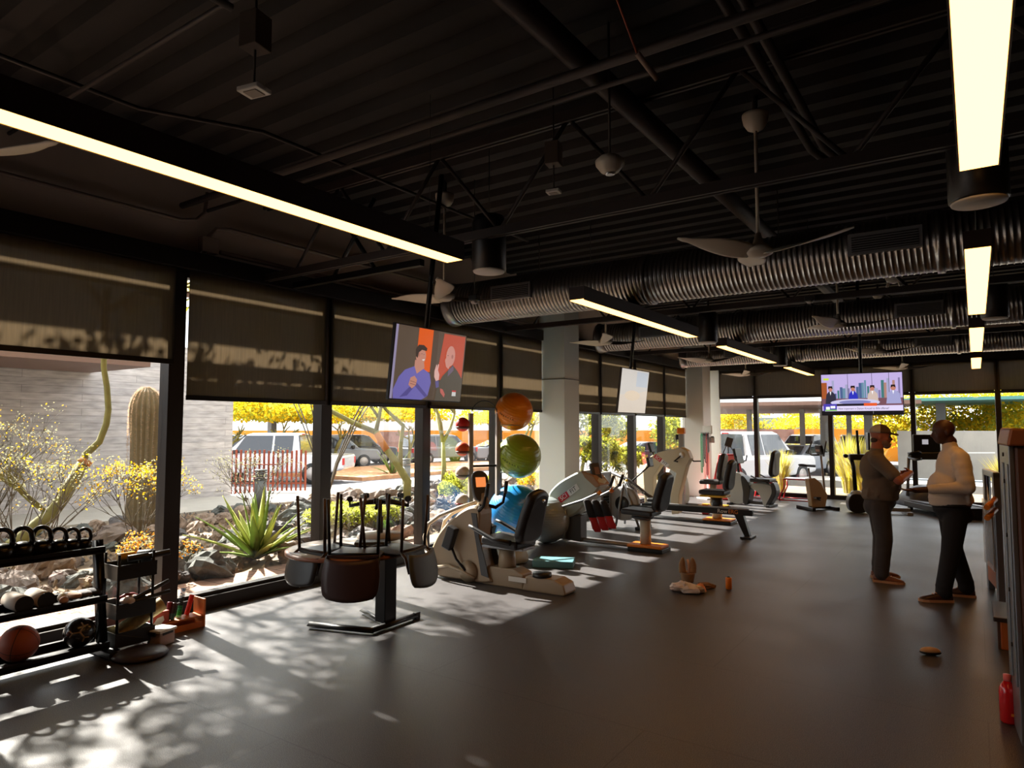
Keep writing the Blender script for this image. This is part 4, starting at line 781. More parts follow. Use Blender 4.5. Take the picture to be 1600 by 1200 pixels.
# ---- C: rowing machine
def rower():
    r = thing('rowing_machine', 'black rowing machine with a long rail and lettering, its foot nearest the open floor', 'rowing machine', (-4.6, 10.8, 0), PI)
    MB().lathe([(.05, -.07), (.27, -.07), (.29, -.05), (.29, .05), (.27, .07), (.05, .07)], (.45, 0, .40), 36, R=(PI / 2, 0, 0)).build('flywheel_cage', mat('pale_grey_cage', (176, 176, 176), .4), r)
    MB().lathe([(.02, -.08), (.12, -.085), (.13, -.07), (.13, .07), (.12, .085), (.02, .08)], (.45, 0, .40), 24, R=(PI / 2, 0, 0)).build('flywheel_hub', black, r)
    MB().tube([(.66, 0, .92), (.35, 0, .80), (.0, 0, .56), (-.25, 0, .42)], .055, 4, flat=.6).build('front_arm', dgrey, r)
    for s in (-1, 1): MB().tube([(.42, s * .05, .76), (.52, s * .18, .03)], .022, 8).tube([(.42, s * .05, .76), (.10, s * .16, .03)], .022, 8).build('front_leg', steel, r)
    MB().box((.04, -.24, 0), (.14, .24, .05)).build('front_foot', black, r, bevel=.008)
    MB().box((-1.72, -.04, .34), (.10, .04, .43)).build('rail', blackm, r, bevel=.006); MB().box((-1.66, -.02, .43), (.05, .02, .45)).build('rail_cap', steel, r)
    MB().prism([(-1.58, .36), (-1.68, .02), (-1.60, .02), (-1.44, .36)], -.05, .05).build('rear_leg', blackm, r, bevel=.004); MB().box((-1.72, -.16, 0), (-1.56, .16, .03)).build('rear_foot', black, r, bevel=.006)
    pad('seat', black, r, (-.15, 0, .50), (.24, .30, .07)); MB().box((-.5, -.16, .36), (-.02, .16, .40)).build('foot_plate', black, r, bevel=.01).location = (.3, 0, 0)
    MB().tube([(.30, 0, .78), (-.02, 0, 1.05)], .014, 8).build('monitor_arm', black, r); pad('monitor', black, r, (-.04, 0, 1.12), (.05, .18, .16), (0, .2, 0), .015)
    t_ = text('rail_lettering', 'Row', .085, white, r, (0, 0, 0), (0, 0, 0)); t_.location = (-1.26, .0412, .387); t_.rotation_euler = (PI / 2, 0, PI)
    t_ = text('rail_lettering', 'ERG', .085, orange, r, (0, 0, 0), (0, 0, 0)); t_.location = (-1.43, .0412, .387); t_.rotation_euler = (PI / 2, 0, PI)
    t_ = text('arm_lettering', 'concept2', .075, white, r, (0, 0, 0), (0, 0, 0)); t_.location = (.16, .062, .665); t_.rotation_euler = (PI / 2, .60, PI)
    MB().lathe([(.01, 0), (.025, 0), (.025, .003), (.01, .004)], (.36, .062, .80), 16, R=(-PI / 2, 0, 0)).build('emblem', yellow, r)
    return r
rower()
# ---- D: cream upper-body ergometer with seat
def ergo(loc, rz, label, seat_x=-.55, s=1., full=True):
    r = thing('upper_body_ergometer', label, 'exercise machine', loc, rz)
    ol = [(.72, .0), (.76, .86), (.60, 1.16), (.44, 1.24), (.0, 1.34), (-.12, 1.28), (-.18, 1.14), (-.10, 1.0), (.05, .45), (.06, .12), (.20, .10), (.22, .45), (.10, .86), (.38, 1.02), (.55, .78), (.56, .0)]
    MB().prism(ol, -.09, .09).build('arm_frame', cream, r, bevel=.014)
    badge(r, (.38, .095, 1.08), (PI / 2, .62, PI), 1.5)
    MB().lathe([(.01, 0), (.05, 0), (.055, .012), (.01, .03)], (-.02, .09, 1.20), 20, R=(-PI / 2, 0, 0)).build('crank_hub', white, r)
    for s_ in (-1, 1): MB().tube([(-.02, s_ * .10, 1.20), (-.02 + .14 * s_, s_ * .13, 1.08), (-.12 + .14 * s_, s_ * .22, 1.08)], .014, 8).build('crank_handle', black, r)
    pad('console', black, r, (.62, 0, 1.32), (.05, .2, .2), (0, .3, 0), .02); MB().tube([(.56, 0, 1.1), (.60, 0, 1.26)], .02, 8).build('console_arm', black, r)
    MB().box((-.9, -.15, 0), (.75, .15, .045)).build('base_frame', dgrey, r, bevel=.008); MB().box((-.92, -.2, 0), (-.42, .2, .05)).build('base_plate', blackm, r, bevel=.006); MB().box((-.90, -.17, .05), (-.40, .17, .075)).build('base_cover', orange, r, bevel=.006)
    MB().tube([(-.62, 0, .07), (-.62, 0, .30)], .085, 16).build('seat_post', cream, r); MB().tube([(-.62, 0, .30), (-.62, 0, .46)], .10, 16).build('seat_collar', black, r)
    MB().box((-.82, -.17, .46), (-.36, .17, .50)).build('seat_tray', yellow, r, bevel=.01)
    pad('seat', vinyl, r, (-.58, 0, .55), (.46, .40, .08)); backpad('backrest', vinyl, r, (-.86, 0, .86), .40, .56, .11, -.18)
    return r
ergo((-4.5, 12.2, 0), PI, 'cream upper-body ergometer with a badge, seat and orange base, behind the rowing machine')
# ---- small recumbent / seat beyond
def seatunit(loc, rz, label):
    r = thing('seated_stepper', label, 'exercise machine', loc, rz)
    MB().box((-.3, -.2, 0), (.3, .2, .05)).build('base_plate', blackm, r, bevel=.006); MB().box((-.28, -.17, .05), (.28, .17, .075)).build('base_cover', yellow, r, bevel=.006)
    MB().tube([(0, 0, .07), (0, 0, .5)], .07, 16).build('seat_post', mat('cream_post', (206, 190, 168), .4), r)
    pad('seat', vinyl, r, (.02, 0, .56), (.44, .4, .09)); backpad('backrest', vinyl, r, (-.20, 0, .88), .38, .58, .11, -.15)
    MB().tube([(.3, 0, .04), (.95, 0, .05)], .05, 4, flat=.6).build('frame_rail', dgrey, r)
    MB().prism(curvy([(.6, .05), (.58, .5), (.7, .82), (.88, .84), (1.0, .5), (1.0, .06)], 4), -.12, .12).build('housing', lgrey, r, bevel=.01)
    MB().tube([(.75, 0, .8), (.66, 0, 1.0)], .025, 8).build('console_neck', black, r); pad('console', black, r, (.64, 0, 1.06), (.05, .24, .2), (0, .25, 0), .02)
    return r
seatunit((-4.62, 14.3, 0), PI, 'slim black-backed seated machine behind the cream ergometer')
# ---- E: recumbent bike facing the window with big console
def bike_e():
    r = thing('recumbent_bike', 'silver and black recumbent bike with a large dark console, in the far left corner', 'exercise machine', (-4.0, 15.35, 0), PI - .12)
    MB().prism(curvy([(.28, .04), (.20, .4), (.30, .66), (.48, .70), (.62, .45), (.60, .08)], 4), -.12, .12).build('front_housing', lgrey, r, bevel=.012)
    MB().prism(curvy([(.16, .04), (.10, .38), (.20, .60), (.30, .62), (.26, .3), (.26, .06)], 4), -.14, .14).build('housing_trim', black, r, bevel=.01)
    MB().prism(curvy([(-.30, .02), (-.40, .30), (-.36, .46), (.0, .50), (.1, .40), (-.05, .3), (-.14, .14), (-.18, .02)], 4), -.10, .10).build('seat_housing', lgrey, r, bevel=.012)
    MB().prism(curvy([(-.30, .02), (-.46, .30), (-.42, .5), (-.34, .5), (-.36, .30), (-.22, .02)], 4), -.12, .12).build('rear_trim', black, r, bevel=.01)
    MB().box((-.3, -.04, .03), (.5, .04, .10)).build('frame_rail', dgrey, r); MB().box((-.36, -.26, 0), (-.28, .26, .05)).build('foot_bar', black, r, bevel=.01); MB().box((.5, -.26, 0), (.58, .26, .05)).build('foot_bar', black, r, bevel=.01)
    pad('seat', vinyl, r, (-.14, 0, .56), (.44, .42, .08)); backpad('backrest', vinyl, r, (-.40, 0, .93), .44, .58, .09, -.12, .85)
    MB().tube([(.40, 0, .66), (.42, 0, .9)], .03, 8).build('console_neck', black, r); pad('console', black, r, (.40, 0, 1.07), (.06, .38, .34), (0, .2, 0), .02)
    for s in (-1, 1): MB().tube([(.40, s * .2, .94), (.34, s * .28, .96), (.32, s * .29, 1.08)], .014, 8).build('handlebar', black, r); MB().tube([(-.36, s * .24, .52), (-.1, s * .26, .60), (.02, s * .26, .66)], .015, 8).build('armrest', black, r)
    return r
bike_e()
# ---- F: upright bike
def upright():
    r = thing('upright_bike', 'beige upright exercise bike with a tall handlebar console before the far window', 'exercise bike', (-2.82, 15.3, 0), .75)
    bm_ = MB(); bm_.prism([(-.10, .05), (-.17, .64), (-.02, .66), (.12, .56), (.26, .30), (.20, .05)], -.075, .075).build('body_shell', mat('warm_beige', (190, 164, 128), .45), r, bevel=.02)
    MB().box((-.24, -.30, 0), (-.16, .30, .07)).build('foot_bar', black, r, bevel=.012); MB().box((.32, -.26, 0), (.40, .26, .07)).build('foot_bar', black, r, bevel=.012); MB().box((-.2, -.04, .02), (.36, .04, .07)).build('frame_rail', blackm, r)
    MB().cyl((-.08, 0, .62), (-.12, 0, .86), .02, n=12).build('seat_post', silver, r)
    MB().ring_loft([[(-.26 + .30 * t, (.13 * (1 - t) ** .8 + .02) * math.cos(a), .90 + .028 * math.sin(a) + .02 * (1 - t)) for a in [2 * PI * j / 12 for j in range(12)]] for t in (0, .15, .35, .55, .75, .9, 1)]).build('saddle', vinyl, r)
    MB().tube([(.24, 0, .3), (.20, 0, .8), (.17, 0, 1.15)], .022, 10).build('stem', silver, r)
    pad('console', black, r, (.15, 0, 1.24), (.08, .22, .20), (0, -.3, 0), .03); MB().box((.098, -.07, 1.20), (.103, .07, 1.25)).build('console_screen', mat('console_face', (150, 120, 112), .3), r)
    for s in (-1, 1):
        MB().tube([(.15, 0, 1.13), (.10, s * .22, 1.12), (.06, s * .28, 1.17), (.14, s * .25, 1.42)], .016, 8).build('handlebar', black, r)
        MB().cyl((.08, s * .08, .2), (.08 + .12 * s, s * .10, .26), .012, n=8).cb((.08 + .12 * s, s * .16, .26), (.10, .11, .03)).build('pedal', black, r)
    return r
upright()
# ---- G: dark standing machine left of the men
def stander():
    r = thing('arm_cycle', 'dark standing machine with a vertical pole, just left of the man in the cap', 'exercise machine', (-1.98, 15.25, 0), .3)
    MB().prism(curvy([(-.16, .03), (-.22, .2), (-.16, .36), (0, .38), (.1, .30), (.12, .05)], 4), -.16, .16).build('base_housing', black, r, bevel=.02)
    MB().sph((-.04, 0, .38), (.12, .12, .07), 18).build('base_dome', lgrey, r)
    MB().tube([(-.06, 0, .4), (-.08, 0, .9), (-.12, 0, 1.1)], .04, 10).build('mast', blackm, r); MB().box((-.16, -.10, 1.05), (.3, .10, 1.17)).build('cross_arm', black, r, bevel=.02)
    MB().cyl((.02, 0, 1.12), (.0, 0, 1.65), .025, n=12).build('pole', blackm, r); MB().cyl((-.22, -.06, 1.13), (-.22, .06, 1.13), .04, n=14).build('knob', black, r)
    MB().cyl((.20, 0, .1), (.20, 0, .80), .03, n=12).build('rear_post', dgrey, r); pad('rear_pad', black, r, (.2, 0, .82), (.1, .16, .06), (0, 0, 0), .02)
    MB().box((.18, -.1, 1.25), (.22, .14, 1.6)).build('screen_panel', black, r, bevel=.01); MB().box((-.1, -.05, .05), (.9, .05, .12)).box((.8, -.25, 0), (.9, .25, .06)).build('frame_rail', steel, r, bevel=.006)
    return r
stander()
# ---- treadmills
def treadmill(loc, rz, label):
    r = thing('treadmill', label, 'treadmill', loc, rz, 'treadmills by the far windows')
    bluegrey = mat('blue_grey_plastic', (92, 100, 116), .35)
    MB().box((-1.0, -.40, .08), (.62, .40, .20)).build('deck', black, r, bevel=.02); MB().box((-1.0, -.27, .20), (.40, .27, .215)).build('belt', mat('belt_black', (20, 20, 21), .6), r)
    mb = MB(); rings = []
    for x, h in ((.30, .10), (.34, .24), (.45, .36), (.62, .42), (.80, .38), (.92, .26), (.95, .10)): rings.append([(x, .40 * math.cos(a), .10 + h * max(0, math.sin(a)) ** .6) if math.sin(a) >= 0 else (x, .40 * math.cos(a), .08) for a in [2 * PI * j / 24 for j in range(24)]])
    mb.ring_loft(rings).build('motor_hood', bluegrey, r)
    for s in (-1, 1):
        MB().box((-.95, s * .34 - .05, .2), (.4, s * .34 + .05, .235)).build('side_rail', bluegrey, r, bevel=.01)
        MB().tube([(.50, s * .38, .3), (.40, s * .38, 1.08)], .03, 10).build('upright', steel, r)
        MB().tube([(.42, s * .38, 1.08), (.1, s * .38, 1.06), (.0, s * .34, 1.08)], .025, 10).build('handrail', black, r)
        if s > 0 or loc[0] > 0: MB().lathe([(.02, 0), (.12, .0), (.13, .03), (.02, .04)], (.36, s * .27, 1.14), 20, R=(0, .5, 0)).build('cup_dish', black, r)
        MB().cyl((.5, s * .3, .0), (.5, s * .36, .0), .05, n=14).build('wheel', black, r).location = (0, 0, .05)
    MB().prism([(.30, 1.05), (.44, 1.05), (.46, 1.2), (.34, 1.2)], -.38, .38).build('console_base', black, r, bevel=.02); MB().box((.40, -.27, 1.2), (.46, .27, 1.56)).build('console_panel', black, r, bevel=.015)
    MB().box((.393, -.02, 1.36), (.399, .10, 1.46)).build('console_screen', emat('console_white', (190, 185, 190), .4), r); MB().box((-1.0, -.36, 0), (-.94, .36, .09)).build('rear_foot', black, r, bevel=.01)
    return r
treadmill((-.62, 16.0, 0), PI / 2 + .55, 'treadmill standing between the two men, by the far window'); treadmill((1.28, 15.9, 0), PI / 2 + .55, 'treadmill mostly hidden behind the man in the white shirt')
# ---- functional trainer tower in the corner, bands rack, red plyo boxes
r = thing('cable_tower', 'tall grey cable tower with an orange cap behind the cream ergometer', 'cable machine', (-5.15, 13.9, 0), PI + .3)
for s in (-1, 1): MB().box((-.05, s * .17 - .04, 0), (.05, s * .17 + .04, 1.60)).build('post', steel, r, bevel=.006)
MB().box((-.08, -.24, 1.57), (.08, .24, 1.70)).build('top_cap', orange, r, bevel=.02); MB().box((-.05, -.12, .1), (.05, .12, .75)).build('weight_stack', black, r)
MB().box((-.05, -.13, .8), (.04, .13, 1.3)).build('back_panel', dgrey, r); MB().cyl((.05, 0, 1.5), (.12, 0, 1.5), .06, n=16).build('pulley', black, r); MB().cyl((.1, .05, 1.5), (.1, .06, .9), .005, n=6).build('cable', blackm, r)
MB().box((.05, -.06, 1.28), (.06, .01, 1.45)).build('instruction_card', mat('cardboard', (196, 180, 150), .7), r); MB().box((-.3, -.26, 0), (.3, .26, .05)).build('base', dgrey, r, bevel=.01)
r = thing('band_rack', 'white-topped hook board hung with exercise bands on the second column', 'rack', (-5.35, 16.2, 0), -.6)
MB().box((-.16, -.02, 1.55), (.16, .02, 1.75)).box((-.03, -.02, 0), (.03, .02, 1.6)).box((-.2, -.2, 0), (.2, .2, .03)).build('hook_board', white, r, bevel=.004)
hk = MB()
for i in range(6): hk.cyl((-.13 + i * .052, -.02, 1.56), (-.13 + i * .052, -.10, 1.57), .006, n=6)
hk.build('hook', chrome, r)
BN = ['green exercise tube, leftmost on the hook board', 'second dark green tube on the hook board', 'black exercise tube in the middle of the hook board', 'second black tube on the hook board', 'dark red tube near the right of the hook board', 'rightmost grey tube on the hook board']
for i, (c_, L) in enumerate((((20, 110, 70), .95), ((18, 84, 60), .8), ((24, 24, 26), .6), ((26, 24, 30), .7), ((140, 24, 34), 1.0), ((70, 72, 76), .45))):
    x = -.13 + i * .052; p0 = Matrix.Rotation(-.6, 3, 'Z')
    pts = [(x + .022, -.08, 1.56 - L + .03), (x + .02, -.085, 1.5), (x, -.08, 1.585), (x - .02, -.085, 1.5), (x - .022, -.08, 1.56 - L + .03), (x, -.08, 1.56 - L)]
    o = MB().tube([tuple(p0 @ Vector(p) + Vector((-5.35, 16.2, 0))) for p in pts], .011, 6, close=True).build('exercise_tube', mat('tube_%d_%d' % c_[:2], c_, .5)); tag(o, BN[i], 'exercise band', 'exercise bands on the hook board')
# lower rack of tubes and red handles
def plyo(loc, rz, w0, w1, h, d0, d1, label, panel=None, legs=False):
    r = thing('plyo_box', label, 'plyo box', loc, rz, 'red steel jump boxes')
    P0 = [(-w0 / 2, -d0 / 2, .02), (w0 / 2, -d0 / 2, .02), (w0 / 2, d0 / 2, .02), (-w0 / 2, d0 / 2, .02)]; P1 = [(-w1 / 2, -d1 / 2, h), (w1 / 2, -d1 / 2, h), (w1 / 2, d1 / 2, h), (-w1 / 2, d1 / 2, h)]
    f = MB()
    for i in range(4):
        a, b = Vector(P0[i]), Vector(P1[i])
        MB().tube([a, a.lerp(b, .25) , a.lerp(b, .6) + (Vector((-a.x, -a.y, 0)) * .12 if legs else Vector()), b], .016, 8).build('leg', red, r)
        f.tube([a, P0[(i + 1) % 4]], .014, 8); f.tube([b, P1[(i + 1) % 4]], .014, 8)
    f.build('frame', red, r); MB().box((-w1 / 2, -d1 / 2, h), (w1 / 2, d1 / 2, h + .02)).build('top_plate', mat('pink_lit_top', (206, 70, 66), .6) if panel else mat('grey_mat_top', (150, 150, 160), .5), r, bevel=.004)  # panelled box: sunlight on its top is put into the pink
    if panel:
        m_ = mat('sunlit_pink_panel', (222, 104, 100), .6)  # pink has the sun on the panels painted into it
        for i in range(4): a, b, c, d = P0[i], P0[(i + 1) % 4], P1[(i + 1) % 4], P1[i]; q = MB(); n_ = (Vector(b) - Vector(a)).cross(Vector(d) - Vector(a)).normalized() * .004; q.add([Vector(p) + s * n_ for s in (-1, 1) for p in (a, b, c, d)], [(0, 1, 2, 3), (7, 6, 5, 4), (0, 4, 5, 1), (1, 5, 6, 2), (2, 6, 7, 3), (3, 7, 4, 0)]); q.build('side_panel', m_, r)
    return r
plyo((-4.95, 16.5, 0), .3, .85, .42, 1.05, .7, .40, 'tallest red jump box with sunlit pink side panels in the far left corner', True)
plyo((-3.50, 17.0, 0), .05, .72, .52, .50, .6, .45, 'low red jump box with a grey top in front of the far window', legs=True); plyo((-4.25, 17.1, 0), .05, .60, .44, .38, .5, .4, 'lowest red jump box, left of the grey-topped one', legs=True)
o = crumple('kettle_timer', (-4.72, 16.05, 1.10), (.001, .001, .001), black, '', '', 2, 8) if 0 else None
r = thing('tripod_console', 'black angled tablet stand resting on top of the tallest red jump box', 'stand', (-4.95, 16.5, 1.07), .3)
MB().tube([(-.12, 0, .012), (0, 0, .3), (.14, 0, .012)], .012, 6).build('stand_leg', black, r); pad('tablet', dgrey, r, (.02, -.02, .28), (.16, .03, .24), (-.4, .3, 0), .01)
MB().tube([(.0, -.1, .012), (0, 0, .28)], .012, 6).build('stand_leg', black, r)
o = MB().cb((-4.45, 13.3, .09), (.14, .12, .18)).build('red_case', red, bevel=.02); tag(o, 'small red case with a yellow lid on the floor behind the cream ergometer', 'case'); MB().cb((-4.45, 13.3, .19), (.12, .1, .025)).build('case_lid', yellow, o, bevel=.008)
# wall sensor by second column
o = MB().lathe([(.05, -.08), (.055, -.06), (.055, .05), (.045, .06)], (0, 0, 0), 20).build('wall_dispenser', lgrey); o.location = (-5.49, 17.0, 1.4); tag(o, 'small round dispenser fixed to the second column', 'dispenser'); MB().lathe([(.046, .058), (.05, .06), (.03, .085)], n=20).build('dispenser_top', black, o)
# stack machine behind the bike with vertical slots
r = thing('weight_stack', 'grey slotted weight stack frame behind the badge bike', 'weight machine', (-5.3, 10.55, 0), 0)
MB().box((-.05, -.2, 0), (.05, -.12, .9)).box((-.05, .12, 0), (.05, .2, .9)).box((-.05, -.2, .88), (.05, .2, .94)).build('frame', steel, r, bevel=.005)
sk = MB(); [sk.box((-.045, -.11, .05 + i * .05), (.045, .11, .09 + i * .05)) for i in range(14)]; sk.build('weight_plate_stack', blackm, r, bevel=.003)
# ================================================================ RIGHT EDGE
dk_ = mat('lamp_tinted_brown', (86, 54, 38), .45); slv = mat('satin_silver', (140, 142, 146), .35, .75)  # brown of the tower front has the warm lamp tint painted in
r = thing('machine_tower', 'tall silver and lamp-tinted brown weight machine tower cut by the right edge of the picture', 'weight machine', (.285, 4.75, 0), math.radians(4))
MB().box((-.15, -.13, .02), (-.125, .30, 1.60)).box((-.158, -.1, .3), (-.15, -.06, 1.5)).box((-.158, .1, .3), (-.15, .16, 1.5)).build('side_column', slv, r, bevel=.006); MB().box((-.125, -.14, .02), (.17, .30, 1.60)).build('front_shroud', dk_, r, bevel=.015)
MB().prism([(-.16, 1.60), (.20, 1.60), (.16, 1.68), (-.14, 1.70)], -.17, .30).build('top_cap', mat('copper_cap', (150, 92, 60), .4, .3), r, bevel=.012); MB().box((-.15, -.12, 0), (.3, .3, .03)).build('base', slv, r, bevel=.008)
bo = MB()
for z in (.5, .8, 1.1, 1.4, 1.55): bo.cyl((-.158, 0, z), (-.166, 0, z), .012, n=10)
bo.build('bolt', blackm, r)
o = MB().sph((0, 0, 0), .085, 24).cyl((0, .05, 0), (.02, .22, 0), .02, n=12).build('chrome_weight', chrome); o.location = (.315, 4.42, .88); tag(o, 'round chrome weight at the right edge in front of the tower', 'weight')
MB().tube([(0, 0, .0), (.0, .10, .0), (0, .2, .02)], .025, 10).build('bracket', slv, o)
o = MB().cyl((0, 0, 0), (-.05, 0, .26), .048, n=24).build('steel_bottle', slv); o.location = (.30, 4.42, .30); tag(o, 'silver bottle with a red lid at the lower right edge', 'bottle'); MB().cyl((-.05, 0, .26), (-.056, 0, .30), .05, n=24).build('bottle_lid', red, o)
MB().box((-.16, -.14, -.32), (.14, .2, -.004)).build('shelf_block', dk_, o, bevel=.01) if 0 else None
o = MB().box((.22, 4.30, .0), (.50, 4.56, .29)).build('side_cabinet', dk_, bevel=.01); tag(o, 'dark low cabinet under the silver bottle at the right edge', 'cabinet')
# selectorised machine behind
r = thing('chest_press', 'silver weight machine with orange handles, just right of the man in white', 'weight machine', (.22, 8.3, 0), .12)
MB().box((-.10, -.05, 0), (-.04, .05, 1.25)).box((-.10, .55, 0), (-.04, .65, 1.25)).box((-.10, -.05, 1.2), (-.04, .65, 1.26)).build('frame', slv, r, bevel=.006)
MB().box((-.12, .0, .28), (-.11, .6, .95)).build('clear_guard', mat('clear_guard', (206, 186, 170), .2, alpha=.45), r); MB().box((-.1, .05, .10), (-.05, .55, .30)).build('orange_lit_base', mat('orange_lit_panel', (200, 116, 66), .5), r, bevel=.01)  # warm lamp light is put into the orange of this base panel
for z in (.86, .96): MB().cyl((-.10, -.1, z + .04), (-.20, -.34, z - .02), .026, n=14).build('handle', orange, r)
MB().cyl((-.07, .1, .3), (-.07, .1, 1.2), .012, n=8).cyl((-.07, .5, .3), (-.07, .5, 1.2), .012, n=8).build('guide_rod', chrome, r); MB().box((-.09, .12, .3), (-.05, .48, .8)).build('weight_plates', dk_, r)
r = thing('step_box', 'small dark-topped orange box on the floor beside the tower', 'box', (.20, 6.7, 0), 0)
MB().box((-.10, -.2, 0), (.25, .3, .22)).build('box_body', mat('orange_box', (196, 96, 30), .5), r, bevel=.01); MB().box((-.14, -.26, .22), (.29, .34, .255)).build('box_top', mat('dark_brown_top', (54, 40, 36), .4), r, bevel=.006)
MB().box((-.115, -.2, 0), (-.10, .0, .22)).build('box_side', dk_, r)
# ================================================================ TELEVISIONS
def tv(label, loc, rz, tilt, W, H, pole, bez=.012, bz=black):
    root = thing('television', label, 'television', loc, rz)
    root.rotation_euler = (tilt, 0, rz)
    MB().box((0, 0, 0), (W, .035, H)).box((W * .2, .035, H * .2), (W * .8, .07, H * .8)).build('casing', bz, root, bevel=.004)
    mb = MB(); mb.cyl((W / 2, .10, H * .5), (W / 2, .10, H * .5 + pole), .025, n=12); mb.box((W / 2 - .1, .07, H * .4), (W / 2 + .1, .11, H * .62)); mb.build('ceiling_pole', blackm, root)
    return root
def screen(root, W, H, layers, e=.8, bez=.012):
    mb = MB(); ms_ = []; names = {}
    for k, (poly, rgb) in enumerate(layers):
        if rgb not in names: names[rgb] = len(ms_); ms_.append(emat('screen_%02x%02x%02x' % rgb, rgb, e))
        pts = [(bez + u * (W - 2 * bez), -.001 - .00045 * k, bez + v * (H - 2 * bez)) for u, v in poly]
        mb.add(pts, [tuple(range(len(pts)))], names[rgb])
    return mb.build('screen_picture', ms_, root)
def rc(a, b, c, d): return [(a, b), (c, b), (c, d), (a, d)]
def el(cx, cy, rx, ry, n=18): return [(cx + rx * math.cos(2 * PI * i / n), cy + ry * math.sin(2 * PI * i / n)) for i in range(n)]
T1 = tv('hanging television showing two men talking before orange panels', (-4.36, 4.40, 1.955), PI / 2, math.radians(7), 1.04, .70, 1.9)
OR = (226, 92, 24); BRN = (92, 76, 62); SK = (196, 136, 116); BL = (112, 104, 176); DK = (84, 76, 64)
screen(T1, 1.04, .70, [
    (rc(0, 0, 1, 1), BRN), (rc(.0, 0, .03, 1), (150, 140, 170)), ([(.30, 1), (.50, 1), (.50, .40), (.30, .40)], OR), ([(.66, .98), (.985, .98), (.985, .3), (.60, .3)], (190, 80, 56)), (rc(.50, 0, .58, 1), (84, 66, 52)),
    ([(.04, .0), (.03, .12), (.09, .30), (.16, .40), (.28, .46), (.40, .44), (.50, .38), (.53, .25), (.50, .06), (.42, .0)], BL),
    ([(.12, .02), (.24, .17), (.30, .17), (.22, .05)], (84, 76, 140)), ([(.30, .2), (.46, .04), (.50, .06), (.33, .24)], (84, 76, 140)),
    ([(.28, .46), (.32, .36), (.42, .45), (.40, .55), (.28, .55)], SK), (el(.355, .61, .068, .115), SK), (el(.325, .63, .015, .03), (180, 116, 98)),
    ([(.285, .60), (.275, .70), (.31, .765), (.38, .77), (.43, .73), (.425, .69), (.36, .70), (.32, .66), (.31, .58)], (60, 44, 36)),
    (rc(.385, .635, .395, .643), (40, 30, 30)), (rc(.355, .64, .367, .648), (40, 30, 30)), ([(.37, .565), (.41, .575), (.405, .56), (.385, .55)], (240, 230, 225)),
    ([(.22, .20), (.24, .30), (.29, .33), (.33, .28), (.32, .20), (.27, .15)], SK), ([(.24, .26), (.32, .24), (.32, .232), (.24, .25)], (140, 90, 80)), ([(.24, .225), (.32, .205), (.32, .197), (.24, .215)], (140, 90, 80)),
    ([(.60, .0), (.62, .22), (.68, .36), (.76, .46), (.82, .54), (.90, .46), (.985, .34), (.985, .0)], DK), ([(.76, .46), (.80, .50), (.83, .53), (.84, .46), (.76, .36)], (110, 92, 110)),
    (el(.775, .665, .068, .15), (206, 142, 128)), ([(.70, .62), (.695, .59), (.72, .50), (.76, .47), (.79, .56), (.76, .66)], (206, 142, 128)), (el(.80, .66, .014, .03), (170, 110, 100)), (rc(.725, .665, .74, .672), (60, 40, 40)),
    ([(.56, .34), (.555, .42), (.575, .52), (.588, .51), (.585, .45), (.60, .53), (.613, .52), (.605, .44), (.63, .38), (.63, .30), (.59, .28)], (224, 176, 166)),
    ([(.58, .28), (.63, .29), (.64, .2), (.60, .18)], (96, 88, 140)), ([(.66, .18), (.70, .17), (.74, .10), (.73, .05), (.67, .12)], (190, 100, 90)), (rc(.845, .08, .905, .16), (210, 210, 205)), (rc(.845, .14, .905, .165), (190, 50, 50))], .42)
T2 = tv('second hanging television with a blank pale cream screen, between the two columns', (-4.36, 9.14, 1.92), PI / 2, math.radians(7), 1.02, .68, 2.0, bz=dgrey)
screen(T2, 1.02, .68, [(rc(0, 0, 1, 1), (206, 192, 176)), ([(0, 1), (1, 1), (1, .55), (.55, .45), (0, .4)], (196, 190, 182)), (rc(.55, .62, .97, .97), (176, 182, 190)), (el(.45, .4, .28, .12), (212, 192, 166))], .48)
T3 = tv('hanging television showing a news panel round a table with a city behind', (-2.03, 11.80, 1.895), math.radians(3), math.radians(5), 1.15, .665, 2.1)
L3 = [(rc(0, 0, 1, 1), (176, 160, 206)), ([(0, .3), (0, .8), (.07, .8), (.07, .3)], (150, 78, 40))]
random.seed(3)
for i in range(26):
    u = .10 + i * .034; h = .5 + random.random() * .38; L3.append((rc(u, .40, u + .022 + random.random() * .014, h), random.choice([(120, 110, 150), (96, 130, 150), (160, 120, 110), (70, 90, 130), (150, 150, 180), (60, 110, 110)])))
L3 += [(rc(.335, .25, .34, 1), (40, 36, 50)), (rc(.635, .25, .64, 1), (40, 36, 50)), (rc(.84, .25, .845, 1), (40, 36, 50)), (rc(0, .22, 1, .40), (110, 74, 84))]
for u, c, hs in ((.115, (44, 42, 56), 1.), (.40, (42, 46, 170), .9), (.64, (190, 170, 160), 1.), (.89, (150, 150, 190), 1.25)):
    L3 += [([(u - .07 * hs, .26), (u - .055 * hs, .50 * 1), (u - .02, .58), (u + .02, .58), (u + .06 * hs, .5), (u + .075 * hs, .26)], c), (el(u, .635, .026 * hs, .06), (176, 116, 100)), ([(u - .03, .64), (u - .025, .71), (u + .025, .71), (u + .03, .64), (u, .67)], (36, 26, 26)), ([(u - .01, .57), (u + .01, .57), (u, .48)], (230, 230, 235))]
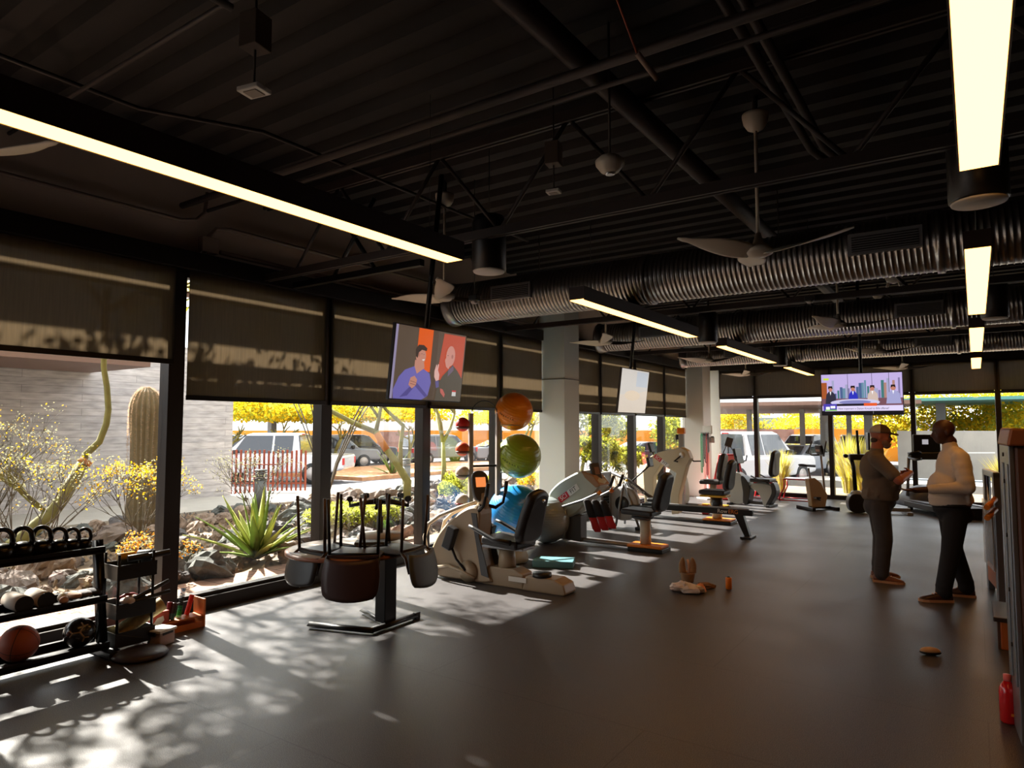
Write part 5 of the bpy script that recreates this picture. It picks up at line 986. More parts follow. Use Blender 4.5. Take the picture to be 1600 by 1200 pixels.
L3 += [(el(.42, .30, .31, .085), (188, 184, 214)), (el(.42, .305, .2, .05), (120, 120, 170)), (rc(.0, .0, 1, .10), (20, 18, 22)), (rc(.035, .09, 1, .215), (206, 196, 226)), (rc(.19, .215, .53, .27), (28, 24, 34)), (rc(.53, .21, .69, .28), (210, 84, 40)),
       (rc(.02, .10, .19, .27), (70, 60, 160)), (rc(.05, .13, .10, .2), (230, 230, 235)), (rc(.11, .16, .17, .22), (230, 230, 235)), (rc(.04, .10, .19, .13), (110, 180, 70)), (rc(.03, .86, .10, .91), (180, 200, 60)), (rc(.64, .02, .645, .09), (120, 120, 120))]
screen(T3, 1.15, .665, L3, .62)
tw = emat('screen_text_white', (240, 240, 240), .8); tk = emat('screen_text_dark', (30, 24, 50), .5)
text('news_headline', 'How important is Dalton Kincaid to Bills offense?', .045, tk, T3, (.60, -.030, .107), (PI / 2, 0, 0), sx=.78)

# ================================================================ LEFT: KETTLEBELL RACK
iron = mat('black_iron', (24, 22, 22), .28, .5, coat=.3)
rk = thing('kettlebell_rack', 'black three-shelf steel rack holding kettlebells along the left window', 'rack', (-5.58, 2.55, 0))
for yy in (0, -2.1):
    MB().tube([(.12, yy, .02), (-.02, yy, .84)], .04, 4, flat=.6).build('upright', blackm, rk)
    MB().box((-.16, yy - .03, 0), (.30, yy + .03, .05)).build('foot', blackm, rk, bevel=.006)
for z, x in ((.775, -.02), (.42, .04), (.09, .10)):
    MB().box((x - .13, -2.1, z), (x - .10, 0, z + .05)).box((x + .10, -2.1, z - .02), (x + .13, 0, z + .03)).box((x - .13, -2.1, z - .005), (x + .13, 0, z + .004)).build('shelf', blackm, rk)
KL = ['kettlebell cut off by the left edge of the picture, on the top shelf', 'second kettlebell from the left, its handle framing an orange patch', 'tallest-handled kettlebell, third from the left on the top shelf',
      'fourth kettlebell from the left on the top shelf', 'fifth kettlebell from the left, second smallest', 'smallest kettlebell, rightmost on the top shelf by the rack post']
for i, (y, s) in enumerate(((1.93, 1.1), (2.05, 1.08), (2.17, 1.04), (2.28, .92), (2.37, .85), (2.455, .8))):
    k_ = thing('kettlebell', KL[i], 'kettlebell', (-5.60, y, .78), PI / 2 * 0 + (.1 * i), 'kettlebells on the top shelf'); k_.scale = (s, s, s); k_.rotation_euler = (0, 0, -.6)
    MB().lathe([(.04, 0), (.058, .01), (.068, .04), (.066, .07), (.052, .095), (.02, .108)], n=20).build('bell', iron, k_)
    hp = [(0, -.046, .085), (0, -.056, .12)] + [(0, p[1], p[2]) for p in arc((0, 0, .145), .05, PI, 0, 9, 'yz')] + [(0, .056, .12), (0, .046, .085)]
    MB().tube(hp, .0165, 10).build('handle', iron, k_)
foam = mat('foam_roller_white', (190, 178, 165), .8)
for i, (y, l) in enumerate(((2.02, 'left foam roller with a dark end on the middle rack shelf'), (2.155, 'right foam roller with a dark end on the middle rack shelf'))):
    f_ = MB().cyl((-5.68, y, .487), (-5.44, y, .487), .058, n=24).build('foam_roller', foam)
    tag(f_, l, 'foam roller', 'foam rollers'); MB().cyl((-5.44, y, .487), (-5.436, y, .487), .057, n=24).build('end_face', black, f_)
for i, (y, r, m_, l) in enumerate(((2.29, .035, white, 'small white ball on the middle shelf beside the foam rollers'), (2.27, .03, mat('pinkish', (190, 150, 130), .7), 'small pinkish ball in front of the white one, middle shelf'))):
    tag(MB().sph((-5.52 + .07 * i, y, .43 + r + .003), r, 14).build('small_ball', m_), l, 'ball')
for i, (y, c, l) in enumerate(((2.38, (180, 150, 130), 'tan cloth wrist weight on the middle shelf'), (2.45, (110, 105, 104), 'grey cloth wrist weight on the middle shelf'), (2.52, (44, 40, 42), 'black cloth wrist weight next to the rack post'))):
    tag(MB().sph((-5.55, y, .462), (.075, .045, .028), 14).build('wrist_weight', mat('cloth_%d' % c[0], c, .9, bump=.4)), l, 'weight', 'cloth weights')
# basketball and soccer ball on the bottom rail
m, nt, b, out = nodes('basketball_skin')
tc = nt.nodes.new('ShaderNodeTexCoord'); sx = nt.nodes.new('ShaderNodeSeparateXYZ'); nt.links.new(tc.outputs['Object'], sx.inputs[0])
prev = None
for ax, off in ((0, 0), (1, 0), (2, .0)):
    a1 = nt.nodes.new('ShaderNodeMath'); a1.operation = 'ABSOLUTE'; nt.links.new(sx.outputs[ax], a1.inputs[0])
    a2 = nt.nodes.new('ShaderNodeMath'); a2.operation = 'LESS_THAN'; a2.inputs[1].default_value = .0022; nt.links.new(a1.outputs[0], a2.inputs[0])
    if prev: q = nt.nodes.new('ShaderNodeMath'); q.operation = 'MAXIMUM'; nt.links.new(prev.outputs[0], q.inputs[0]); nt.links.new(a2.outputs[0], q.inputs[1]); prev = q
    else: prev = a2
mx = nt.nodes.new('ShaderNodeMixRGB'); mx.inputs[1].default_value = lin((150, 72, 46)); mx.inputs[2].default_value = (.01, .01, .01, 1); nt.links.new(prev.outputs[0], mx.inputs[0]); nt.links.new(mx.outputs[0], b.inputs['Base Color'])
b.inputs['Roughness'].default_value = .6
bb = MB().sph((0, 0, 0), .122, 32).build('basketball', m); bb.location = (-5.50, 2.02, .215); bb.rotation_euler = (.4, .2, .9)
tag(bb, 'worn brown basketball on the bottom rail of the rack', 'basketball')
sb = MB().sph((0, 0, 0), .105, 32).build('soccer_ball', mat('soccer_black', (34, 30, 30), .25, coat=.5)); sb.location = (-5.49, 2.40, .2)
tag(sb, 'glossy black soccer ball with gold lines beside the rack post', 'soccer ball')
gl = mat('soccer_gold', (150, 128, 100), .4); cam_dir = Vector((5.5, -2.2, 1.4)).normalized()
mbp = MB(); u = cam_dir.orthogonal().normalized(); v = cam_dir.cross(u)
def onball(a, b_): return (cam_dir + u * a + v * b_).normalized() * .1055
for t in (0.3, 2.4, 4.5):
    mbp.tube([onball(.05 * math.cos(t) * k, .05 * math.sin(t) * k) for k in range(0, 11, 2)], .006, 6)
    e = (.5 * math.cos(t), .5 * math.sin(t))
    for dt in (-.8, .8): mbp.tube([onball(e[0] + .1 * k * math.cos(t + dt), e[1] + .1 * k * math.sin(t + dt)) for k in range(5)], .005, 6)
mbp.build('gold_line', gl, sb)
# ---------------------------------------------------------------- basket cart
ct = thing('basket_cart', 'tall black rack cart with baskets of exercise gear by the dark window post', 'cart', (-5.48, 2.74, 0))
for x in (-.11, .10):
    for y in (-.13, .13): MB().cyl((x, y, .04), (x, y, .74), .011, n=8).build('post', blackm, ct); MB().cyl((x - .01, y, .025), (x + .01, y, .025), .025, n=12).build('caster', black, ct)
for z in (.55, .26, .05):
    MB().box((-.13, -.15, z), (.12, .15, z + .012)).box((-.13, -.15, z), (-.122, .15, z + .11)).box((.112, -.15, z), (.12, .15, z + .11)).box((-.13, -.15, z), (.12, -.142, z + .11)).box((-.13, .142, z), (.12, .15, z + .11)).build('basket', black, ct, bevel=.003)
def cyl_thing(name, a, b, r, m_, label, cat, grp=None, n=16):
    return tag(MB().cyl(a, b, r, n=n).build(name, m_, bevel=.003), label, cat, grp)
cyl_thing('exercise_roller', (-5.52, 2.66, .70), (-5.50, 2.78, .705), .028, yellow, 'short mustard roller lying on top of the basket cart', 'roller')
cyl_thing('black_roller', (-5.44, 2.70, .69), (-5.40, 2.84, .70), .026, black, 'black hand roller in front of the mustard roller, on the cart', 'roller')
cyl_thing('black_bottle', (-5.42, 2.84, .69), (-5.36, 2.99, .71), .024, black, 'black bottle poking out of the top basket to the right', 'bottle')
cyl_thing('ankle_weight', (-5.55, 2.84, .69), (-5.45, 2.90, .70), .035, vinyl, 'black rolled ankle weight in the top basket', 'weight')
cyl_thing('massage_stick', (-5.40, 2.70, .37), (-5.42, 3.02, .47), .016, black, 'upper black massage stick leaning out of the middle basket', 'massage stick', 'massage sticks')
cyl_thing('massage_stick', (-5.38, 2.74, .37), (-5.36, 3.00, .40), .015, black, 'lower black massage stick lying across the middle basket', 'massage stick', 'massage sticks')
tw_ = mat('towel_white', (205, 190, 185), .9, bump=.5, bs=50)
tag(MB().sph((-5.42, 2.70, .375), (.07, .05, .03), 14).sph((-5.45, 2.75, .385), (.05, .05, .025), 12).build('towel', tw_), 'crumpled white towel in the middle basket', 'towel')
tag(MB().tube([(-5.5, 2.66, .38), (-5.44, 2.70, .42), (-5.46, 2.76, .41), (-5.42, 2.80, .385)], .012, 8).build('resistance_band', mat('dark_red_rubber', (120, 30, 34), .5)), 'dark red rubber band in the middle basket', 'band')
cyl_thing('rolled_mat', (-5.5, 2.68, .13), (-5.42, 2.98, .30), .055, mat('speckled_roll', (176, 156, 104), .7, var=.3, vs_=30), 'tan patterned roll leaning across the bottom basket', 'roll')
dk = MB().lathe([(.02, 0), (.17, .0), (.19, .018), (.17, .04), (.12, .052), (.02, .055)], (-5.20, 2.70, .001), 36).build('balance_disc', mat('dark_mauve_rubber', (66, 56, 62), .45, bump=.4, bs=25))
tag(dk, 'dark round balance disc lying on the floor in front of the basket cart', 'balance disc')
# ---------------------------------------------------------------- pen box and wooden stand
bx = thing('plastic_tub', 'clear plastic tub with red contents and a white lid on the floor', 'tub', (-5.38, 2.93, 0), .3)
clear = mat('frosted_plastic', (214, 196, 190), .3, alpha=.55)
MB().box((-.09, -.075, 0), (.09, .075, .105)).build('tub_body', clear, bx, bevel=.01)
MB().box((-.10, -.085, .105), (.10, .085, .125)).build('lid', white, bx, bevel=.004); MB().box((-.055, -.095, .085), (.055, -.082, .115)).build('latch', black, bx)
MB().box((.082, -.05, .085), (.094, .05, .118)).build('latch', black, bx)
MB().sph((0, 0, .045), (.075, .062, .042), 12).build('contents', mat('red_bits', (176, 60, 44), .6, var=.5, vs_=60), bx)
cbx = MB().box((-5.60, 2.95, .002), (-5.54, 3.10, .20)).build('card_box', mat('red_card', (156, 62, 44), .7, var=.2, vs_=12), bevel=.003); tag(cbx, 'red and brown card box standing behind the clear tub', 'box')
MB().prism([(2.96, .10), (3.00, .155), (3.05, .165), (3.06, .13), (3.02, .09)], -5.5395, -5.5385, 'x').build('white_mark', white, cbx)
wood = mat('orange_wood', (188, 104, 44), .5, var=.15, vs_=8)
ws = thing('wooden_stand', 'low orange wooden stand holding coloured spring rolls under the window', 'stand', (-5.62, 3.235, 0), -.05)
MB().box((-.06, -.16, .085), (.09, .17, .10)).build('shelf', wood, ws, bevel=.003)
MB().box((-.08, .16, 0), (.10, .175, .235)).build('side_panel', wood, ws, bevel=.003); MB().box((-.06, -.17, 0), (.09, -.155, .10)).build('side_panel', wood, ws, bevel=.003)
MB().box((-.07, -.16, 0), (-.055, .16, .05)).box((.075, -.155, 0), (.09, .16, .05)).build('rail', wood, ws, bevel=.002)
def spring(name, a, b, cols, label):
    a = Vector(a); b = Vector(b); mb = MB(); N = 22; ax = (b - a).normalized(); u = ax.orthogonal().normalized(); v = ax.cross(u); ms_ = [mat('spring_%d_%d_%d' % c, c, .3) for c in cols]
    for i in range(N):
        c = a + (b - a) * (i + .5) / N; mb.lathe([(.018, -.0035), (.023, 0), (.018, .0035)], (0, 0, 0), 14, min(len(cols) - 1, int(i / N * len(cols))))
        k = 14 * 3 + 28; s0 = len(mb.v) - k
        Mx = ax.to_track_quat('Z', 'Y').to_matrix()
        for j in range(s0, len(mb.v)): mb.v[j] = tuple(Mx @ Vector(mb.v[j]) + c)
    return tag(mb.build(name, ms_), label, 'spring toy', 'spring rolls on the wooden stand')
spring('spring_roll', (-5.60, 3.215, 0.105), (-5.64, 3.275, 0.330), [(40, 190, 60), (30, 150, 90), (24, 30, 40), (24, 30, 40), (40, 120, 190)], 'tallest spring roll, green turning black then blue at its top')
spring('spring_roll', (-5.62, 3.295, 0.105), (-5.64, 3.355, 0.260), [(235, 60, 40), (230, 50, 40)], 'bright red orange spring roll at the right end of the stand')
spring('spring_roll', (-5.60, 3.115, 0.105), (-5.63, 3.155, 0.240), [(60, 130, 110), (110, 36, 44), (130, 40, 50)], 'dark crimson spring roll at the left end of the stand')
spring('spring_roll', (-5.58, 3.145, 0.105), (-5.61, 3.185, 0.230), [(60, 110, 110), (50, 34, 40), (60, 34, 40)], 'nearly black spring roll beside the crimson one')
# ================================================================ TABLE WITH UPTURNED CHAIRS
woodtop = mat('brown_laminate', (132, 80, 52), .4, var=.12, vs_=5); edge = mat('grey_laminate', (150, 138, 128), .35)
TC = Vector((-4.35, 3.98, 0))
tb = thing('pedestal_table', 'round brown table on a black column with upturned chairs on it', 'table', tuple(TC))
MB().lathe([(.02, .665), (.50, .665), (.53, .672), (.53, .695), (.50, .70), (.02, .70)], n=48).build('tabletop', woodtop, tb)
MB().lathe([(.10, .7005), (.50, .7005), (.50, .7025), (.10, .7025)], n=48).build('top_laminate', edge, tb)
MB().box((.03, .25, .04), (.15, .39, .62)).build('column', blackm, tb, bevel=.006); MB().box((-.1, -.2, .62), (.25, .42, .665)).build('top_bracket', blackm, tb, bevel=.004)
MB().tube([(-.39, -.10, .03), (.19, .08, .03)], .042, 4, flat=.6).build('foot', blackm, tb); MB().tube([(.17, .07, .03), (.17, .61, .03)], .042, 4, flat=.6).build('foot', blackm, tb)
MB().tube([(.09, .31, .03), (-.35, .47, .03)], .035, 4, flat=.6).build('foot', blackm, tb); MB().box((.155, .59, 0), (.195, .65, .06)).build('foot_cap', black, tb, bevel=.004)
Fh = Vector((-.5643, .8256, 0)); Rh = Vector((.8256, .5643, 0))
def up_chair(label, out, dist, seat_c, leg_c, z0=.712, s=1., legl=.44, off=(0, 0, 0), bl=.27, bz=.06):
    # chair lying upside down: seat on the table, backrest hanging outside the rim; local -y is the backrest side
    out = out.normalized(); p = TC + out * dist + Vector(off)
    root = thing('stacking_chair', label, 'chair', (p.x, p.y, z0), math.atan2(out.y, out.x) + PI / 2, 'chairs turned upside down on the table')
    mb = MB(); rings = []
    for i in range(9):
        t = i / 8; y = -.20 + .40 * t; ring = []
        wd = (.20 + .012 * math.sin(PI * t)) * s; dz = .022 * math.sin(PI * t)
        for x, z in ((-wd, .0), (-wd * .6, dz - .01), (0, dz - .014), (wd * .6, dz - .01), (wd, 0), (wd, .016), (wd * .6, .01 + dz), (0, .006 + dz), (-wd * .6, .01 + dz), (-wd, .016)): ring.append((x, y * s, z))
        rings.append(ring)
    mb.ring_loft(rings); mb.build('seat', seat_c, root)
    mb = MB(); rings = []
    for i in range(11):
        t = i / 10; z = -bz - bl * t; ring = []; wd = (.20 + .02 * math.sin(PI * t)) * s
        if t > .85: wd *= 1 - .12 * ((t - .85) / .15) ** 2
        for k in range(9):
            u = -1 + 2 * k / 8; ring.append((wd * u, (-.235 - .05 * t + .035 * (1 - u * u) * -1) * 1, z - .02 * (1 - u * u)))
        for k in range(8, -1, -1):
            u = -1 + 2 * k / 8; ring.append((wd * u, (-.235 - .05 * t - .012 + .035 * (1 - u * u) * -1), z - .02 * (1 - u * u)))
        rings.append(ring)
    mb.ring_loft(rings); mb.build('backrest', seat_c, root)
    for sx_ in (-1, 1):
        MB().tube([(sx_ * .19 * s, -.16, .02), (sx_ * .20 * s, -.215, -.02), (sx_ * .195 * s, -.25, -.14)], .012, 8).build('back_support', leg_c, root)
        MB().tube([(sx_ * .185 * s, -.17, .01), (sx_ * .20 * s, -.19, legl)], .0125, 8).build('leg', leg_c, root)
        MB().tube([(sx_ * .185 * s, .17, .01), (sx_ * .20 * s, .21, legl)], .0125, 8).build('leg', leg_c, root)
    MB().tube([(-.185 * s, -.17, .02), (.185 * s, -.17, .02)], .01, 6).tube([(-.185 * s, .17, .02), (.185 * s, .17, .02)], .01, 6).build('under_frame', leg_c, root)
    return root
dbrown = mat('dark_maroon_plastic', (52, 28, 26), .45); cgrey = mat('slate_grey_plastic', (84, 92, 102), .5); legb = mat('bronze_leg', (70, 56, 50), .4, .5)
up_chair('dark maroon chair turned upside down, its back hanging at the front of the table', -Fh, .30, dbrown, blackm, off=Rh * .13, bl=.29, bz=.0)
up_chair('slate grey chair turned upside down, its back hanging off the right side of the table', Rh * .9 - Fh * .38, .43, cgrey, legb, legl=.43, bl=.25, bz=-.005, s=.95)
c3 = up_chair('black chair with a white crescent mark, upturned on the left of the table', -Rh * .62 - .78 * Fh, .24, black, legb, s=.9, off=Rh * .02, bl=.2, bz=.01)
MB().tube([(p[0], p[1], p[2]) for p in arc((.06, -.298, -.19), .055, PI * .5, PI * 1.35, 10, 'xz')], .004, 6).build('crescent_mark', white, c3)
# upturned office stool
st = thing('office_stool', 'rolling office stool turned over on the table, five casters in the air', 'stool', tuple(TC + Fh * .30 + Rh * .18 + Vector((0, 0, .72))))
MB().lathe([(.02, .0), (.17, .0), (.20, .02), (.19, .05), (.02, .06)], n=32).build('seat', mat('seat_cream', (190, 180, 168), .6), st)
MB().cyl((0, 0, .05), (0, 0, .20), .028, n=14).cyl((0, 0, .2), (0, 0, .33), .018, n=14).build('gas_lift', dgrey, st)
for k in range(5):
    a = 2 * PI * k / 5 + .35; c_, s_ = math.cos(a), math.sin(a)
    MB().tube([(0, 0, .33), (.12 * c_, .12 * s_, .325), (.27 * c_, .27 * s_, .30)], [.026, .02, .014], 8).build('base_arm', black, st)
    cs = MB().cyl((.265 * c_, .265 * s_, .30), (.265 * c_, .265 * s_, .345), .008, n=8); cs.cyl((.265 * c_ - .02 * s_, .265 * s_ + .02 * c_, .36), (.265 * c_ - .003 * s_, .265 * s_ + .003 * c_, .36), .025, n=14); cs.cyl((.265 * c_ + .003 * s_, .265 * s_ - .003 * c_, .36), (.265 * c_ + .02 * s_, .265 * s_ - .02 * c_, .36), .025, n=14)
    cs.build('caster', black, st)
tag(MB().cb((TC.x + .12, TC.y + .1, .728), (.25, .16, .05), R=(0, 0, .7)).build('desk_tray', dgrey, bevel=.01), 'low dark tray on the table between the upturned chairs', 'tray')
# ================================================================ BALL TOWER
def seam_mat(name, rgb, rough=.3):
    m, nt, b, out = nodes(name); b.inputs['Base Color'].default_value = lin(rgb); b.inputs['Roughness'].default_value = rough; b.inputs['Coat Weight'].default_value = .2
    tc = nt.nodes.new('ShaderNodeTexCoord'); wv = nt.nodes.new('ShaderNodeTexWave'); wv.bands_direction = 'Z'; wv.inputs['Scale'].default_value = 9; bp = nt.nodes.new('ShaderNodeBump'); bp.inputs['Strength'].default_value = .25; bp.inputs['Distance'].default_value = .006
    nt.links.new(tc.outputs['Object'], wv.inputs['Vector']); nt.links.new(wv.outputs[0], bp.inputs['Height']); nt.links.new(bp.outputs[0], b.inputs['Normal']); return m
bt = thing('ball_tower', 'tall silver two-post tower carrying small and large exercise balls', 'ball rack', (-5.63, 7.56, 0), math.radians(60))
silver = mat('brushed_silver', (168, 160, 155), .35, .8)
for x in (-.205, .205): MB().box((x - .03, -.03, .03), (x + .03, .03, 1.90 if x > 0 else 1.90)).build('post', silver, bt, bevel=.006)
MB().tube(arc((0, 0, 1.88), .195, PI * .93, PI * .07, 10, 'xz'), .008, 8).build('arch_bar', black, bt)
MB().box((-.18, -.015, 1.16), (.18, .015, 1.19)).build('cross_bar', black, bt); MB().box((-.26, -.3, 0), (-.16, .3, .05)).box((.16, -.3, 0), (.26, .3, .05)).box((-.2, -.03, 0), (.2, .03, .05)).build('base', silver, bt, bevel=.006)
def ring_holder(x, z, r, sgn): MB().tube([(x + sgn * (r * .9) + r * .85 * math.cos(t), r * .85 * math.sin(t), z) for t in [2 * PI * i / 28 for i in range(28)]], .006, 6, close=True).tube([(x, 0, z), (x + sgn * .07, 0, z)], .007, 6).build('ring_holder', steel, bt)
ROT = Matrix.Rotation(math.radians(60), 3, 'Z')
def W(p): return tuple(ROT @ Vector(p) + Vector((-5.63, 7.56, 0)))
for z, col, l in ((1.745, (196, 30, 28), 'small dark red medicine ball at the top of the tower'), (1.41, (226, 84, 30), 'small orange medicine ball, second from the top'), (1.09, (196, 176, 160), 'small grey marbled medicine ball, third from the top'), (.71, (206, 190, 180), 'small white and red medicine ball, lowest on the tower')):
    ring_holder(-.235, z - .055, .10, -1); p = W((-.235 - .09, 0, z)); o = MB().sph((0, 0, 0), .097, 24).build('medicine_ball', mat('medball_%d_%d' % col[:2], col, .5, var=.25 if col[1] > 100 else .05, vs_=9)); o.location = p
    tag(o, l, 'medicine ball', 'small medicine balls down the tower')
    MB().lathe([(.0975, -.006), (.0983, 0), (.0975, .006)], (0, 0, -.035), 24).build('stripe', red if col[0] > 200 and col[1] > 150 else black, o)
for (px, z, r, col, l) in ((.235 + .22, 1.93, .27, (240, 140, 24), 'orange exercise ball, top right of the ball tower'), (.235 + .30, 1.30, .315, (138, 158, 40), 'olive green exercise ball in the middle of the tower'), (.235 + .25, .50, .40, (24, 128, 200), 'big blue exercise ball at the bottom of the tower')):
    ring_holder(.235, z - r * .72, r * .80, 1); p = W((px, 0, z)); o = MB().sph((0, 0, 0), r, 48).build('exercise_ball', seam_mat('ball_%d' % col[0], col)); o.location = p; o.rotation_euler = (.3, .5, .2)
    tag(o, l, 'exercise ball', 'large exercise balls on the tower')
    if col[1] < 159 and col[2] < 100:
        mk = MB()
        for k in range(7):
            t = -1.9 + k * .13; mk.cb((0, 0, 0), (.001, .035, .012)) if 0 else mk.tube([(r * 1.002 * math.cos(t + d_) * math.cos(q), r * 1.002 * math.sin(t + d_) * math.cos(q), r * 1.002 * math.sin(q)) for d_, q in ((0, 0), (.03, .03), (.06, -.01))], .004, 5)
        mk.build('printed_mark', black, o)
o = MB().sph((0, 0, 0), .34, 48).build('exercise_ball', seam_mat('ball_silver', (150, 160, 162))); o.location = (-5.30, 8.68, .34); tag(o, 'silver grey exercise ball on the floor behind the recumbent bike', 'exercise ball')
o = MB().lathe([(.02, 0), (.27, .0), (.29, .03), (.25, .06), (.02, .065)], (-5.0, 7.2, .20), 36).build('balance_dome', mat('purple_rubber', (74, 44, 84), .5)); tag(o, 'purple disc under the lime dome behind the cross trainer seat', 'balance trainer')
MB().lathe([(.02, -.20), (.26, -.20), (.28, -.17), (.24, 0)], (-5.0, 7.2, .20), 36).build('grey_dome', lgrey, o)
o = MB().lathe([(.15, 0), (.14, .04), (.10, .08), (.05, .10), (.01, .105)], (-5.05, 7.15, .266), 28).build('stability_pod', mat('lime_rubber', (150, 214, 60), .4)); tag(o, 'lime green dome pod resting on the purple disc', 'pod')
# ================================================================ small floor items
sp = MB().box((-.25, -.15, 0), (.25, .15, .085)).build('foam_pad', mat('teal_foam', (84, 132, 140), .5, bump=.2), bevel=.01); sp.location = (-4.35, 7.28, 0); sp.rotation_euler = (0, 0, .42); tag(sp, 'teal foam balance pad lying in the sun behind the cross trainer', 'foam pad')
bgm = mat('crumpled_plastic', (222, 206, 196), .35, alpha=.9)
def crumple(name, c, r, m_, label, cat, seed, n=20, amp=.35):
    random.seed(seed); mb = MB().sph((0, 0, 0), 1, n); off = Vector((seed * 3.1, 0, 0))
    mb.v = [tuple(Vector((v[0] * r[0], v[1] * r[1], max(v[2], -.55) * r[2])) * (1 + amp * noise.noise(Vector(v) * 2.3 + off) + amp * .6 * noise.noise(Vector(v) * 6 + off))) for v in mb.v]
    zm = min(v[2] for v in mb.v); mb.v = [(v[0], v[1], v[2] - zm) for v in mb.v]; mb.sm = [False] * len(mb.sm)
    o = mb.build(name, m_); o.location = c; return tag(o, label, cat)
crumple('plastic_bag', (-2.53, 6.90, 0), (.17, .09, .06), bgm, 'crumpled translucent plastic bag lying on the floor', 'bag', 3)
crumple('paper_scrap', (-2.41, 6.98, 0), (.055, .06, .055), mat('orange_paper', (232, 150, 96), .6), 'small orange crumpled wrapper at the right end of the bag', 'wrapper', 5, 14)
crumple('brown_rag', (-2.42, 7.20, 0), (.10, .06, .035), mat('brown_rag', (132, 96, 64), .9), 'brown folded cloth behind the plastic bag', 'cloth', 8, 16)
pc = thing('paper_cup_bag', 'open tan paper sack with two pointed flaps standing behind the plastic bag', 'paper bag', (-2.68, 7.36, 0), .55)
tan = mat('tan_card', (168, 134, 100), .7, var=.1, vs_=20)
MB().lathe([(.055, 0), (.062, .01), (.078, .09), (.082, .11), (.074, .11), (.05, .02)], n=20).build('base_cup', tan, pc)
for sx_ in (-1, 1):
    rings = []
    for i in range(9):
        t = i / 8; ww = .048 * math.sqrt(max(.01, 1 - t ** 2.2)); xc = sx_ * (.052 + .008 * math.sin(PI * t)); z = .10 + .17 * t; ww *= 1
        rings.append([(xc + ww * .85 * math.cos(a), .03 * (1 - t * .6) * math.sin(a), z) for a in [2 * PI * j / 10 for j in range(10)]])
    MB().ring_loft(rings).build('flap', tan, pc)
MB().tube([(.01, -.01, .1), (.015, 0, .18), (.0, .01, .245)], .014, 8).build('tissue', mat('tissue_pink', (214, 176, 160), .8), pc)
cn = thing('drink_can', 'orange drink can standing alone on the floor', 'can', (-2.21, 7.29, 0))
MB().lathe([(.026, 0), (.032, .008), (.032, .115), (.025, .125)], n=24).build('can_body', mat('can_orange', (240, 130, 20), .45), cn); MB().lathe([(.024, .125), (.012, .127), (.012, .133), (.002, .133)], n=20).build('can_top', black, cn)
mo = thing('computer_mouse', 'tan and black mouse-shaped gadget lying on the floor at lower right', 'gadget', (-.34, 6.06, 0), .4)
MB().sph((0, 0, .028), (.072, .036, .03), 20).build('top_shell', mat('tan_shell', (196, 150, 100), .4), mo, smooth=0); MB().sph((0, 0, .02), (.076, .038, .02), 20).build('base_shell', black, mo)
# red drink bottle by the machine
rb = thing('drink_bottle', 'bottle of red drink on the floor beside the grey machine', 'bottle', (.10, 4.95, 0)); redl = mat('red_liquid', (214, 28, 36), .15, coat=.5)
MB().lathe([(.038, 0), (.045, .01), (.045, .17), (.04, .2), (.018, .235)], n=20).build('bottle_body', redl, rb); MB().lathe([(.018, .235), (.02, .24), (.02, .27), (.002, .272)], n=18).build('cap', mat('cap_pink', (232, 110, 110), .4), rb)
MB().box((.01, -.0455, .05), (.03, -.0445, .065)).build('label_patch', orange, rb)
# ================================================================ PEOPLE (local +x = facing, +y = left)
def hand(mb, wrist, d, pn, side, s=1., curl=.25):
    # palm, four fingers of different lengths with knuckle bends and a thumb leaving the side of the palm
    d = Vector(d).normalized(); pn = Vector(pn); pn = (pn - d * pn.dot(d)).normalized(); sd = d.cross(pn) * side; w_ = Vector(wrist)
    mb.caps(w_, w_ + d * .03 * s, .026 * s, .028 * s, 10)
    for k in range(4):
        o = (k - 1.5) * .019 * s; a = w_ + d * .02 * s + sd * o * .7; b = w_ + d * .088 * s + sd * o
        mb.caps(a, b, .016 * s, .0125 * s, 8)
        L = (.068, .078, .072, .056)[k] * s; p = b; ang = 0; dd = d.copy()
        for q, fr_ in enumerate((.45, .30, .25)):
            ang += curl * (1 + .4 * q); dd = (d * math.cos(ang) + pn * math.sin(ang)) + sd * (k - 1.5) * .05; nx = p + dd.normalized() * L * fr_ * 1.05
            mb.caps(p, nx, (.0100 - .0008 * q) * s, (.0092 - .0008 * q) * s, 8); p = nx
    t0 = w_ + d * .02 * s - sd * .026 * s; t1 = t0 + (d * .7 - sd * .75 + pn * .3).normalized() * .042 * s; t2 = t1 + (d * .95 - sd * .25 + pn * .3).normalized() * .034 * s
    mb.caps(t0, t1, .014 * s, .011 * s, 8); mb.caps(t1, t2, .011 * s, .009 * s, 8)
